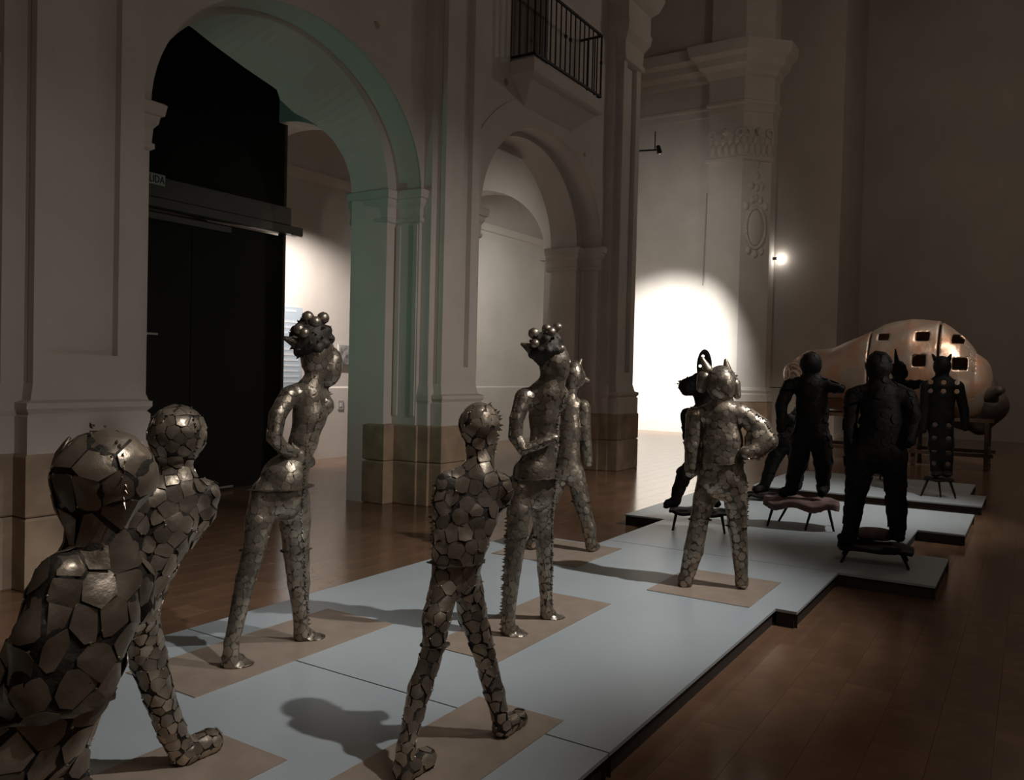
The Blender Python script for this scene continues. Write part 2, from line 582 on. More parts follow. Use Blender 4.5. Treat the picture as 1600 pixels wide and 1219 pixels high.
lbox('floor_guide', 7.12, 7.34, 9.05, 9.09, 0.03, 0.06, 'alu', part)
sg = tag(lbox('exit_sign', 5.68, 6.25, 9.055, 9.079, 3.84, 3.975, 'grey_plastic', None, (0, 0, 0)), 'grey exit sign lettered SALIDA on the black door header', 'sign')
tc = bpy.data.curves.new('sign_text', 'FONT')
tc.body = 'SALIDA'
tc.size = 0.125
tc.extrude = 0.002
tc.align_x = 'RIGHT'
tmp = bpy.data.objects.new('tmp', tc)
COL.objects.link(tmp)
bpy.context.view_layer.update()
tm = bpy.data.meshes.new_from_object(tmp)
bpy.data.objects.remove(tmp)
tm.transform(Matrix.Translation((6.235, 9.052, 3.865)) @ Matrix.Rotation(math.pi / 2, 4, 'X') @ Matrix.Diagonal((0.78, 1, 1, 1)))
tm.materials.clear()
link('lettering', tm, 'black', sg)

# things on the aisle wall
tp = thing('text_panel', 'pale blue exhibition text panel on the aisle wall behind the tall woman statue', 'panel', (10.05, 10.985, 1.3))
b = NB()
box(b, -0.27, 0.27, -0.02, 0.0, 0.0, 1.42)
obj('board', b, 'print_blue', tp)
for i in range(14):
    if i in (1, 6):
        continue
    b = NB()
    w = 0.22 if i else 0.12
    box(b, -w, w - random.uniform(0, .06) * (i > 0), -0.023, -0.019, 1.33 - i * 0.095, 1.37 - i * 0.095)
    obj('text_line', b, 'print_line', tp)
ph = thing('photograph', 'small dark framed photograph beside the green-lit pier', 'picture', (11.42, 10.95, 1.74))
b = NB()
box(b, -0.22, 0.22, -0.02, 0.015, 0, 0.38)
obj('mount', b, 'white_plastic', ph)
b = NB()
box(b, -0.205, 0.205, -0.026, -0.018, 0.015, 0.365)
obj('print', b, 'print_dark', ph)
sw = thing('wall_switch', 'small grey switch plate low on the aisle wall', 'switch', (11.31, 10.965, 0.9))
b = NB()
box(b, -0.07, 0.07, -0.015, 0.01, 0, 0.17)
obj('plate', b, 'grey_plastic', sw)
b = NB()
box(b, -0.03, 0.03, -0.022, -0.012, 0.05, 0.12)
obj('rocker', b, 'white_plastic', sw)

# ------------------------------------------------------------------ balcony over the second arch
BX0, BX1, BY = 9.85, 11.95, 6.0
bal = thing('balcony', 'narrow stone balcony with black iron railing above the second arch', 'balcony', (10.6, YF, 6.05))


def bb(name, x0, x1, y0, y1, z0, z1, m, par=bal):
    b = NB()
    box(b, x0 - 10.6, x1 - 10.6, y0 - YF, y1 - YF, z0 - 6.05, z1 - 6.05)
    return obj(name, b, m, par)


b = NB()
rect_stack(b, BX0 - 10.6 + .08, BX1 - 10.6, BY - YF + .08, -0.005, [(-0.50, -0.30), (-0.22, -0.02), (-0.2, 0.04), (-0.17, 0.08), (0.02, 0.08)])
obj('slab', b, 'plaster', bal)
for z in (6.11, 7.08):
    bb('front_rail', BX0, BX1, BY, BY + 0.03, z, z + 0.035, 'iron_rail')
    bb('side_rail', BX0, BX0 + 0.03, BY, YF, z, z + 0.03, 'iron_rail')
    bb('side_rail', BX1 - 0.03, BX1, BY, YF, z, z + 0.03, 'iron_rail')
nb = 14
for i in range(nb + 1):
    x = BX0 + 0.015 + (BX1 - BX0 - 0.03) * i / nb
    b = NB()
    r = 0.017 if i in (0, nb) else 0.011
    rod(b, (x - 10.6, BY + 0.015 - YF, 0.06), (x - 10.6, BY + 0.015 - YF, 1.05), r, n=6)
    if i % 7 == 0 or i == 6:
        ball(b, (x - 10.6, BY + 0.015 - YF, 0.62), 0.026, 1, (1, 1, 1.6))
    obj('baluster', b, 'iron_rail', bal)
for x in (BX0 + .015, BX1 - .015):
    for k in (1, 2):
        b = NB()
        y = BY + (YF - BY) * k / 3 - YF
        rod(b, (x - 10.6, y, 0.06), (x - 10.6, y, 1.05), 0.011, n=6)
        obj('baluster', b, 'iron_rail', bal)
b = NB()
box(b, 9.85, 10.85, YF - 0.02, YF + 0.03, 6.07, 8.2)
struct(obj('door_1', b, 'wood'))

# ------------------------------------------------------------------ transept and presbytery
PATH = [(23.6, 14.5), (23.6, 8.22), (23.42, 8.22), (23.42, 7.22), (24.07, 6.57), (24.62, 6.57), (24.62, 4.75), (28.0, 4.75), (28.0, -6.5)]
bm = NB()
sweep(bm, PATH[:6], [(0, 0), (0, 9.3), (0.04, 9.32), (0.04, 9.5), (0.09, 9.55), (0.09, 9.62),
                     (0.03, 9.66), (0.03, 10.3), (0.1, 10.36), (0.14, 10.5), (0.3, 10.62), (0.34, 10.8), (0.5, 10.9), (0.55, 11.2), (0.0, 11.25), (0, 14)], side=1)
wall_transept = struct(obj('wall_transept', bm, 'plaster'))
bm = NB()
sweep(bm, PATH[1:6], [(0.08, 0), (0.08, 0.98), (0.0, 0.99)], side=1)
obj('stone_footing', bm, 'stone', wall_transept)
bm = NB()
sweep(bm, PATH[1:6], [(0, 0.98), (0.06, 1.0), (0.06, 1.2), (0.03, 1.24), (0.05, 1.32), (0, 1.42)], side=1)
obj('base_moulding', bm, 'plaster', wall_transept)
bm = NB()
sweep(bm, PATH[5:], [(0.02, 0), (0.02, 0.12), (0.0, 0.13), (0, 14)], side=1)
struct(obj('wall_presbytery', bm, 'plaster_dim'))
# capital carving on pilaster and chamfer


def carving(bm, org, ux, n_, w):
    org, ux, n_ = Vector(org), Vector(ux), Vector(n_)

    def P(u, z, o):
        return org + ux * u + Vector((0, 0, z)) + n_ * o
    for u in (0.1 * w, 0.9 * w):
        for a in range(14):
            t = a / 14 * 2 * math.pi
            ball(bm, P(u + 0.10 * math.cos(t), 8.72 + 0.10 * math.sin(t), 0.02), 0.05, 1)
    for k in range(5):
        u = w * (0.1 + 0.2 * k)
        ball(bm, P(u, 8.25, -0.03), 0.13, 2, (0.8, 0.8, 1.6))
        ball(bm, P(u + 0.1 * w, 8.5, -0.02), 0.1, 2, (0.8, 0.8, 1.5))
    ball(bm, P(w / 2, 8.75, 0.05), 0.12, 1)


bm = NB()
carving(bm, (23.42, 8.22, 0), (0, -1, 0), (-1, 0, 0), 1.0)
obj('capital_carving', bm, 'plaster', wall_transept)
s2 = math.sqrt(.5)
bm = NB()
carving(bm, (23.42, 7.22, 0), (s2, -s2, 0), (-s2, -s2, 0), 0.92)
obj('capital_carving', bm, 'plaster', wall_transept)
bm = NB()
sweep(bm, [(23.6, 8.25), (23.42, 8.25), (23.42, 7.22), (24.07, 6.57), (24.3, 6.57)], [(0, 7.9), (0.06, 7.93), (0.06, 8.02), (0, 8.05)], side=1)
obj('capital_ring', bm, 'plaster', wall_transept)
# cartouche on the chamfer
cc = Vector((23.745, 6.895, 6.0))
du = Vector((s2, -s2, 0))
dn = Vector((-s2, -s2, 0))
bm = NB()
for i in range(56):
    t = i / 56 * 2 * math.pi
    ball(bm, cc + du * 0.30 * math.cos(t) + Vector((0, 0, 0.58 * math.sin(t))) + dn * 0.01, 0.06, 1)
for du_, dz in ((0, 0.85), (-0.12, 0.8), (0.12, 0.8), (0, 1.15), (-0.16, 1.2), (0.16, 1.2), (0, 1.5), (0, 1.8), (-0.1, 2.0), (0.1, 2.0), (-.2, -.66), (.2, -.66), (0, -.76), (-.3, .62), (.3, .62)):
    ball(bm, cc + du * du_ + Vector((0, 0, dz)) - dn * 0.02, 0.09, 2, (1, 1, 1.5))
obj('cartouche', bm, 'plaster', wall_transept)
bm = NB()
mm = Matrix.Translation(cc + dn * 0.0) @ Matrix(((du.x, dn.x, 0, 0), (du.y, dn.y, 0, 0), (0, 0, 1, 0), (0, 0, 0, 1))) @ Matrix.Diagonal((0.26, 0.08, 0.52, 1))
bmesh.ops.create_icosphere(bm, subdivisions=3, radius=1, matrix=mm)
obj('cartouche_oval', bm, 'plaster', wall_transept, smooth=True)
# cable on the wall
b = NB()
rod(b, (23.585, 8.35, 4.4), (23.585, 8.3, 7.1), 0.02, n=6)
tag(obj('wall_cable', b, 'grey_plastic'), 'thin dark vertical cable on the bright transept wall', 'cable')

# end walls, right wall, ceiling
bm = NB()
box(bm, 14.0, 24.0, 14.5, 14.8, 0, 14)
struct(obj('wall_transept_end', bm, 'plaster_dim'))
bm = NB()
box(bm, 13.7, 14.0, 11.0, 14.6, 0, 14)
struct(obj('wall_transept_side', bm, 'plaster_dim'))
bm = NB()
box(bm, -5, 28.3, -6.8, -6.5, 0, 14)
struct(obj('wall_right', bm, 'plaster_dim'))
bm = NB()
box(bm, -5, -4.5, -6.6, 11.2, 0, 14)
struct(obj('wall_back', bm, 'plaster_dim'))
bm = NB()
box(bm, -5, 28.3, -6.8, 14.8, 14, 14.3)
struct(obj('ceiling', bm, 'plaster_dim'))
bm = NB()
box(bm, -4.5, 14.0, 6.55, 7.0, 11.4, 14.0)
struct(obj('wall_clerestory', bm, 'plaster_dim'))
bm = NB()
box(bm, -4.5, 14.0, 7.1, 11.2, 7.0, 7.2)
struct(obj('trim_1', bm, 'plaster_dim'))

# ------------------------------------------------------------------ lamps in view
L = (17.5, 7.3, 6.78)
lp = thing('spotlight', 'small spotlight on a bracket arm in front of the bright transept wall', 'spotlight', L)
b = NB()
rod(b, (0, 0, 0), (-0.1, 0.75, 0.03), 0.02, n=6)
obj('bracket_arm', b, 'iron_rail', lp)
b = NB()
rod(b, (-0.02, 0.1, 0.02), (-0.02, 0.1, 0.42), 0.012, n=6)
obj('stem', b, 'iron_rail', lp)
b = NB()
rod(b, (-0.08, 0.0, 0.06), (0.06, 0.02, -0.05), 0.045, 0.06, 10)
obj('lamp_housing', b, 'iron_rail', lp)
wl = thing('wall_lamp', 'glowing round wall lamp beside the crossing pier', 'lamp', (24.5, 6.36, 5.2))
b = NB()
ball(b, (0, 0, 0), 0.085, 3)
obj('bulb', b, 'bulb', wl, smooth=True)
b = NB()
rod(b, (0.0, 0.06, 0), (0.0, 0.21, 0), 0.03, 0.05, 10)
obj('holder', b, 'iron_rail', wl)

# ------------------------------------------------------------------ platform modules
ZP = 0.115
for pts, lab in ((PLAT_A, 'large grey-blue platform module nearest the camera under the two left statues'),
                 (PLAT_B, 'long grey-blue platform module under the woman statues and horned statue'),
                 (PLAT_C, 'stepped grey platform module under the dark statues'),
                 (PLAT_D, 'far grey platform module in front of the bull')):
    t = thing('platform', lab, 'platform', (0, 0, 0), 0, 'exhibition platform modules')
    b = NB()
    prism(b, pts, ZP - 0.018, ZP)
    obj('deck', b, 'platform', t)
    n = len(pts)
    area = sum(pts[i][0] * pts[(i + 1) % n][1] - pts[(i + 1) % n][0] * pts[i][1] for i in range(n))
    b = NB()
    cx = sum(p[0] for p in pts) / n
    for i in range(n):
        p, q = Vector(pts[i]), Vector(pts[(i + 1) % n])
        d = (q - p).normalized()
        inn = Vector((-d.y, d.x)) if area > 0 else Vector((d.y, -d.x))
        a0, a1 = p + inn * 0.02, q + inn * 0.02
        vs4 = [b.verts.new((*a0, 0)), b.verts.new((*a1, 0)), b.verts.new((*a1, ZP - 0.018)), b.verts.new((*a0, ZP - 0.018))]
        b.faces.new(vs4)
    obj('skirt', b, 'skirt', t)
for x0, x1, y0, y1, lab in ((2.43, 3.82, 3.24, 3.78, 'brown steel base plate under the tall woman statue near the dark doorway'),
                            (3.65, 5.04, 2.36, 2.84, 'brown steel base plate under the middle woman statue'),
                            (5.83, 6.70, 3.05, 3.86, 'brown steel base plate under the horned statue behind the middle woman'),
                            (5.53, 6.36, 1.57, 2.31, 'brown steel base plate under the horned statue seen from behind'),
                            (1.0, 2.25, 2.43, 2.92, 'brown steel base plate under the ball-headed statue at lower left'),
                            (1.85, 3.21, 1.72, 2.18, 'brown steel base plate under the central child statue'),
                            (0.3, 1.75, 1.6, 2.1, 'brown steel base plate under the nearest bulb-headed statue')):
    b = NB()
    box(b, x0, x1, y0, y1, ZP, ZP + 0.005)
    tag(obj('base_plate', b, 'steel'), lab, 'plate', 'steel plates carrying the statues')


# ------------------------------------------------------------------ modelling by distance fields
class Field:
    def __init__(s, lo, hi, h):
        s.h = h
        s.lo = np.array(lo, float)
        s.n = np.ceil((np.array(hi, float) - s.lo) / h).astype(int) + 1
        s.ax = [s.lo[i] + h * np.arange(s.n[i]) for i in range(3)]
        s.V = np.full(tuple(s.n), 1.0)

    def sub(s, lo, hi):
        i0 = np.maximum(0, np.floor((np.array(lo) - s.lo) / s.h).astype(int))
        i1 = np.minimum(s.n, np.ceil((np.array(hi) - s.lo) / s.h).astype(int) + 1)
        sl = tuple(slice(a, b) for a, b in zip(i0, i1))
        X, Y, Z = np.meshgrid(*[s.ax[i][sl[i]] for i in range(3)], indexing='ij')
        return sl, X, Y, Z

    def add(s, sl, d, k):
        v = s.V[sl]
        hh = np.clip(0.5 + 0.5 * (v - d) / k, 0, 1)
        s.V[sl] = v * (1 - hh) + d * hh - k * hh * (1 - hh)

    def capsule(s, a, ra, b, rb, flat=1.0, k=.02):
        a, b = np.array(a, float), np.array(b, float)
        m = max(ra, rb) + 0.06
        sl, X, Y, Z = s.sub(np.minimum(a, b) - m, np.maximum(a, b) + m)
        if X.size == 0:
            return
        ab = b - a
        L2 = max(1e-9, ab @ ab)
        t = np.clip(((X - a[0]) * ab[0] + (Y - a[1]) * ab[1] + (Z - a[2]) * ab[2]) / L2, 0, 1)
        yy = (Y - a[1] - t * ab[1]) / flat
        d = np.sqrt((X - a[0] - t * ab[0]) ** 2 + yy ** 2 + (Z - a[2] - t * ab[2]) ** 2) - (ra + t * (rb - ra))
        if flat < 1:
            d = d * (0.5 + flat / 2)
        s.add(sl, d, k)

    def ellipsoid(s, c, r, rot=0.0, k=.02):
        m = max(r) + 0.06
        sl, X, Y, Z = s.sub(np.array(c) - m, np.array(c) + m)
        if X.size == 0:
            return
        x, y, z = X - c[0], Y - c[1], Z - c[2]
        ca, sa = math.cos(rot), math.sin(rot)
        x, z = ca * x - sa * z, sa * x + ca * z
        q = np.sqrt((x / r[0]) ** 2 + (y / r[1]) ** 2 + (z / r[2]) ** 2)
        s.add(sl, (q - 1) * min(r), k)

    def sample(s, P):
        q = (P - s.lo) / s.h
        i = np.clip(np.floor(q).astype(int), 0, s.n - 2)
        f = np.clip(q - i, 0, 1)
        out = 0
        for dx in (0, 1):
            for dy in (0, 1):
                for dz in (0, 1):
                    w = (f[:, 0] if dx else 1 - f[:, 0]) * (f[:, 1] if dy else 1 - f[:, 1]) * (f[:, 2] if dz else 1 - f[:, 2])
                    out = out + w * s.V[i[:, 0] + dx, i[:, 1] + dy, i[:, 2] + dz]
        return out

    def grad(s, P):
        e = s.h * .8
        g = np.stack([s.sample(P + np.eye(3)[k] * e) - s.sample(P - np.eye(3)[k] * e) for k in range(3)], 1)
        return g / np.maximum(1e-9, np.linalg.norm(g, axis=1))[:, None]

    def project(s, P):
        P = P.copy()
        for _ in range(3):
            d = np.clip(s.sample(P), -.02, .02)
            P = P - s.grad(P) * d[:, None]
        return P

    def mesh(s):
        V = s.V
        S = V < 0
        nx, ny, nz = V.shape
        cnt = np.zeros((nx - 1, ny - 1, nz - 1))
        acc = np.zeros((nx - 1, ny - 1, nz - 1, 3))
        E = []
        for ax in range(3):
            o1, o2 = [(1, 2), (2, 0), (0, 1)][ax]
            for i in (0, 1):
                for j in (0, 1):
                    A = [slice(0, -1)] * 3
                    sh = [0, 0, 0]
                    sh[o1], sh[o2] = i, j
                    A = tuple(slice(sh[q], V.shape[q] - 1 + sh[q]) for q in range(3))
                    sh2 = list(sh)
                    sh2[ax] = 1
                    B = tuple(slice(sh2[q], V.shape[q] - 1 + sh2[q]) for q in range(3))
                    va, vb = V[A], V[B]
                    cr = (va < 0) != (vb < 0)
                    t = np.where(cr, va / np.where(cr, va - vb, 1), 0)
                    cnt += cr
                    for q in range(3):
                        acc[..., q] += cr * (sh[q] + (t if q == ax else 0))
        act = cnt > 0
        idx = np.full(act.shape, -1)
        idx[act] = np.arange(act.sum())
        ii = np.argwhere(act)
        pts = s.lo + s.h * (ii + acc[act] / cnt[act][:, None])
        quads = []
        for ax in range(3):
            o1, o2 = [(1, 2), (2, 0), (0, 1)][ax]
            A = [slice(1, -1)] * 3
            A[ax] = slice(0, -1)
            B = list(A)
            B[ax] = slice(1, None)
            a, b = S[tuple(A)], S[tuple(B)]
            for cross, flip in ((a & ~b, False), (~a & b, True)):
                w = np.argwhere(cross)
                if len(w) == 0:
                    continue
                base = w.copy()
                base[:, o1] += 1
                base[:, o2] += 1

                def cell(d1, d2):
                    c = base.copy()
                    c[:, o1] += d1
                    c[:, o2] += d2
                    return idx[c[:, 0], c[:, 1], c[:, 2]]
                q = np.stack([cell(-1, -1), cell(0, -1), cell(0, 0), cell(-1, 0)], 1)
                quads.append(q[:, ::-1] if flip else q)
        return pts, np.concatenate(quads)


def np_mesh(name, pts, quads):
    me = bpy.data.meshes.new(name)
    me.vertices.add(len(pts))
    me.vertices.foreach_set('co', pts.astype(np.float32).ravel())
    nq = len(quads)
    me.loops.add(nq * 4)
    me.loops.foreach_set('vertex_index', quads.astype(np.int32).ravel())
    me.polygons.add(nq)
    me.polygons.foreach_set('loop_start', np.arange(0, nq * 4, 4, dtype=np.int32))
    me.polygons.foreach_set('loop_total', np.full(nq, 4, dtype=np.int32))
    me.polygons.foreach_set('use_smooth', np.ones(nq, dtype=bool))
    me.update(calc_edges=True)
    me.validate()
    return me


def face_data(pts, quads):
    q = pts[quads]
    c = q.mean(1)
    n = np.cross(q[:, 2] - q[:, 0], q[:, 3] - q[:, 1])
    n /= np.maximum(1e-12, np.linalg.norm(n, axis=1))[:, None]
    return c, n


def bounds(prims):
    P, R = [], []
    for p in prims:
        if p[0] == 'c':
            P += [p[1], p[3]]
            R += [p[2], p[4]]
        else:
            P.append(p[1])
            R.append(max(p[2]))
    P, R = np.array(P), np.array(R)[:, None]
    return (P - R).min(0) - .03, (P + R).max(0) + .03


def field_of(prims, h):
    lo, hi = bounds(prims)
    F = Field(lo, hi, h)
    for p in prims:
        if p[0] == 'c':
            F.capsule(p[1], p[2], p[3], p[4], p[5], p[6])
        else:
            F.ellipsoid(p[1], p[2], p[3], p[4])
    return F


def clip_poly(poly, nx, ny, d):
    """keep the part of a convex polygon with nx*x + ny*y <= d"""
    out = []
    n = len(poly)
    for i in range(n):
        p, q = poly[i], poly[(i + 1) % n]
        a, b = nx * p[0] + ny * p[1] - d, nx * q[0] + ny * q[1] - d
        if a <= 0:
            out.append(p)
        if (a < 0 < b) or (b < 0 < a):
            t = a / (a - b)
            out.append((p[0] + t * (q[0] - p[0]), p[1] + t * (q[1] - p[1])))
    return out


def cover(body, F, pts, quads, spacing_fn, mname, gap, round_k, tilt, lift, seed, keep=300, beads=False, zmin=.012):
    """welded sheet plates: Voronoi cells of spread seeds, bent onto the body; the most visible 300 are objects"""
    c, n = face_data(pts, quads)
    r = random.Random(seed)
    order = list(range(len(c)))
    r.shuffle(order)
    grid = {}
    chosen, sps = [], []
    cell = 0.05
    cl = c.tolist()
    for i in order:
        p = cl[i]
        if p[2] < zmin:
            continue
        sp = spacing_fn(p) * r.uniform(.82, 1.18)
        g = (int(p[0] // cell), int(p[1] // cell), int(p[2] // cell))
        rad = int(sp // cell) + 1
        ok = True
        for dx in range(-rad, rad + 1):
            for dy in range(-rad, rad + 1):
                for dz in range(-rad, rad + 1):
                    for q, sq in grid.get((g[0] + dx, g[1] + dy, g[2] + dz), ()):
                        if (q[0] - p[0]) ** 2 + (q[1] - p[1]) ** 2 + (q[2] - p[2]) ** 2 < (0.5 * (sp + sq)) ** 2:
                            ok = False
                            break
                    if not ok:
                        break
                if not ok:
                    break
            if not ok:
                break
        if ok:
            grid.setdefault(g, []).append((p, sp))
            chosen.append(i)
            sps.append(sp)
    C = c[chosen]
    Nn = n[chosen]
    SP = np.array(sps)
    allv, meta = [], []
    bead_pts = []
    for i in range(len(C)):
        nn = Vector(Nn[i])
        a = nn.orthogonal().normalized()
        b = nn.cross(a)
        dv = C - C[i]
        dist = np.sqrt((dv ** 2).sum(1))
        near = np.where((dist < 2.1 * SP[i]) & (dist > 1e-6) & (Nn @ Nn[i] > -.1))[0]
        R0 = round_k * SP[i] * r.uniform(.93, 1.1)
        ph = r.uniform(0, 6.28)
        poly = [(R0 * math.cos(ph + k * math.pi / 5), R0 * math.sin(ph + k * math.pi / 5)) for k in range(10)]
        av, bv = np.array(a), np.array(b)
        for j in near:
            x, y = float(dv[j] @ av), float(dv[j] @ bv)
            L = math.hypot(x, y)
            if L < 1e-5:
                continue
            sc = dist[j] / L
            w = SP[i] / (SP[i] + SP[j])
            poly = clip_poly(poly, x / L, y / L, L * sc * w - gap * r.uniform(-1.2, 1.4))
            if len(poly) < 3:
                break
        if len(poly) < 3:
            continue
        q = [poly[0]]
        for p in poly[1:]:
            if math.hypot(p[0] - q[-1][0], p[1] - q[-1][1]) > .13 * SP[i]:
                q.append(p)
        if len(q) > 3 and math.hypot(q[0][0] - q[-1][0], q[0][1] - q[-1][1]) < .13 * SP[i]:
            q.pop()
        if len(q) < 3:
            continue
        poly = [(p[0] * r.uniform(.9, 1.1), p[1] * r.uniform(.9, 1.1)) for p in q]
        m = len(poly)
        cx, cy = sum(p[0] for p in poly) / m, sum(p[1] for p in poly) / m
        uv = [(cx, cy)] + [(cx + .58 * (p[0] - cx), cy + .58 * (p[1] - cy)) for p in poly] + poly
        P = np.array([C[i] + av * u + bv * v for u, v in uv])
        tx, ty = r.uniform(-tilt, tilt), r.uniform(-tilt, tilt)
        lf = np.array([lift * r.uniform(.6, 1.0) + max(-lift * .7, tx * (u - cx) + ty * (v - cy)) for u, v in uv])
        area = sum(poly[k][0] * poly[(k + 1) % m][1] - poly[(k + 1) % m][0] * poly[k][1] for k in range(m))
        allv.append(P)
        meta.append((m, lf, abs(area) * max(0.0, -Nn[i][1])))
        if beads and r.random() < .55:
            bead_pts.append(P[m + 1 + r.randrange(m)])
    cnt = [len(P) for P in allv]
    A = F.project(np.concatenate(allv))
    G = F.grad(A)
    A = A + G * np.concatenate([mt[1] for mt in meta])[:, None]
    Low = A - G * .0028
    A[:, 2] = np.maximum(A[:, 2], .002)
    Low[:, 2] = np.maximum(Low[:, 2], .001)
    items = []
    off = 0
    for k, (m, lf, score) in enumerate(meta):
        T = A[off:off + cnt[k]]
        Lw = Low[off + m + 1:off + cnt[k]]
        off += cnt[k]
        V = [tuple(v) for v in T] + [tuple(v) for v in T[m + 1:]] + [tuple(v) for v in Lw]
        Fs = []
        for e in range(m):
            f = (e + 1) % m
            Fs.append((0, 1 + e, 1 + f))
            Fs.append((1 + e, 1 + m + e, 1 + m + f, 1 + f))
            Fs.append((1 + 2 * m + e, 1 + 3 * m + e, 1 + 3 * m + f, 1 + 2 * m + f))
        items.append((score, V, Fs))
    items.sort(key=lambda t: -t[0])
    mt_ = M[mname]
    for sc, V, Fs in items[:keep]:
        me = bpy.data.meshes.new('metal_plate')
        me.from_pydata(V, [], Fs)
        me.polygons.foreach_set('use_smooth', [True] * len(Fs))
        me.materials.append(mt_)
        o = bpy.data.objects.new('metal_plate', me)
        COL.objects.link(o)
        o.parent = body
    if len(items) > keep:
        V, Fc = [], []
        for sc, v, f in items[keep:]:
            o_ = len(V)
            V += v
            Fc += [[o_ + k for k in q] for q in f]
        me = bpy.data.meshes.new('metal_plate_field')
        me.from_pydata(V, [], Fc)
        o = link('metal_plate_field', me, mt_, body, smooth=True)
        o['kind'] = 'stuff'
    if bead_pts:
        B = F.project(np.array(bead_pts))
        B = B + F.grad(B) * lift
        bm = NB()
        for p in B:
            bmesh.ops.create_icosphere(bm, subdivisions=1, radius=r.uniform(.0022, .0042), matrix=Matrix.Translation(p))
        o = obj('weld_bead', bm, 'weld', body)
        o['kind'] = 'stuff'


def ring_flange(root, c, r, seed, flat=.85, mname='seam', tilt=0.12):
    rr = random.Random(seed)
    bm = NB()
    n = 36
    inn, out = [], []
    for k in range(n):
        t = 2 * math.pi * k / n
        e = 1 + rr.uniform(.02, .16)
        z = rr.uniform(-.004, .004) + tilt * r * math.cos(t) * 0.3
        inn.append(bm.verts.new((c[0] + r * .8 * math.cos(t), c[1] + r * .8 * flat * math.sin(t), c[2] + z)))
        out.append(bm.verts.new((c[0] + r * e * math.cos(t), c[1] + r * e * flat * math.sin(t), c[2] + z - .004)))
    for k in range(n):
        j = (k + 1) % n
        bm.faces.new((inn[k], inn[j], out[j], out[k]))
    bmesh.ops.solidify(bm, geom=bm.faces[:], thickness=0.004)
    return obj('hem_flange', bm, mname, root)


def seam_strip(root, path, pts, quads, seed, size=.014, mname='seam'):
    """jagged flange standing on the front surface along a path given in (x, z)"""
    c, n = face_data(pts, quads)
    fr = n[:, 1] < 0.12
    c, n = c[fr], n[fr]
    P = np.array(path, float)
    d = np.r_[0, np.cumsum(np.hypot(*np.diff(P, axis=0).T))]
    m = max(6, int(d[-1] / (size * 1.1)))
    rr = random.Random(seed)
    bm = NB()
    for k in range(m):
        t = d[-1] * (k + .5) / m
        x, z = np.interp(t, d, P[:, 0]), np.interp(t, d, P[:, 1])
        dd = (c[:, 0] - x) ** 2 + (c[:, 2] - z) ** 2
        i = int(np.argmin(dd))
        p, nn = Vector(c[i]), Vector(n[i])
        x2, z2 = np.interp(t + .01, d, P[:, 0]), np.interp(t + .01, d, P[:, 1])
        tan = Vector((x2 - x, 0, z2 - z))
        if tan.length < 1e-6:
            tan = Vector((0, 0, 1))
        tan = (tan - nn * tan.dot(nn))
        tan = tan.normalized() if tan.length > 1e-6 else nn.orthogonal().normalized()
        w = nn.cross(tan)
        h = size * rr.uniform(.6, 1.7)
        hw = size * .75
        a = bm.verts.new(p - tan * hw - nn * .006 + w * .003)
        b = bm.verts.new(p + tan * hw - nn * .006 + w * .003)
        a2 = bm.verts.new(p - tan * hw - nn * .006 - w * .003)
        b2 = bm.verts.new(p + tan * hw - nn * .006 - w * .003)
        tp_ = bm.verts.new(p + nn * h + tan * rr.uniform(-.5, .5) * size + w * rr.uniform(-.004, .004))
        bm.faces.new((a, b, tp_))
        bm.faces.new((b2, a2, tp_))
        bm.faces.new((b, b2, tp_))
        bm.faces.new((a2, a, tp_))
    o = obj('weld_seam', bm, mname, root)
    o['kind'] = 'stuff'
    return o


def tuft(root, c, r, n_, seed, mname='seam', up=0.5):
    """ring of jagged leaf spikes around a point"""
    rr = random.Random(seed)
    bm = NB()
    for k in range(n_):
        v = Vector((rr.gauss(0, 1), rr.gauss(0, 1), rr.gauss(up, 1))).normalized()
        a = v.orthogonal().normalized()
        b = v.cross(a)
        base = Vector(c) + v * r * .85
        w = r * rr.uniform(.12, .25)
        hh = r * rr.uniform(.18, .42)
        q = [bm.verts.new(base + a * w), bm.verts.new(base - a * w * .5 + b * w * .8), bm.verts.new(base - a * w * .5 - b * w * .8)]
        t = bm.verts.new(base + v * hh)
        for i in range(3):
            bm.faces.new((q[i], q[(i + 1) % 3], t))
    o = obj('spike_tuft', bm, mname, root)
    o['kind'] = 'stuff'
    return o


LAB = {
    'F1': ('child_statue', 'nearest metal-plate statue with a bulbous head, cut by the left edge'),
    'F2': ('child_statue', 'metal-plate statue with a round ball head behind the nearest one'),
    'F3': ('child_statue', 'central metal-plate child statue with egg-shaped head and striding legs'),
    'W1': ('woman_statue', 'tall metal woman statue with fruit headdress before the black doorway'),
    'W2': ('woman_statue', 'metal woman statue with leaf headdress and hand on back, in the middle'),
    'W3': ('masked_statue', 'metal statue with horned snout mask standing behind the middle woman'),
    'H': ('horned_statue', 'metal statue with horned head and bent right arm, seen from behind'),
    'D1': ('dark_statue', 'black statue with holed crest, hidden behind the horned metal statue'),
    'D2': ('dark_statue', 'black statue on a cloth-draped stool holding one arm out to the right'),
    'D3': ('dark_statue', 'large round-headed black statue standing legs apart on a low stool'),
    'D4': ('dark_statue', 'black cat-eared statue pierced with rows of pale holes, far right'),
    'D5': ('dark_statue', 'crouching black statue half hidden between horned statue and arm-raising statue'),
    'D6': ('dark_statue', 'small black statue with one pointed horn peeping out behind the round-headed one'),
}


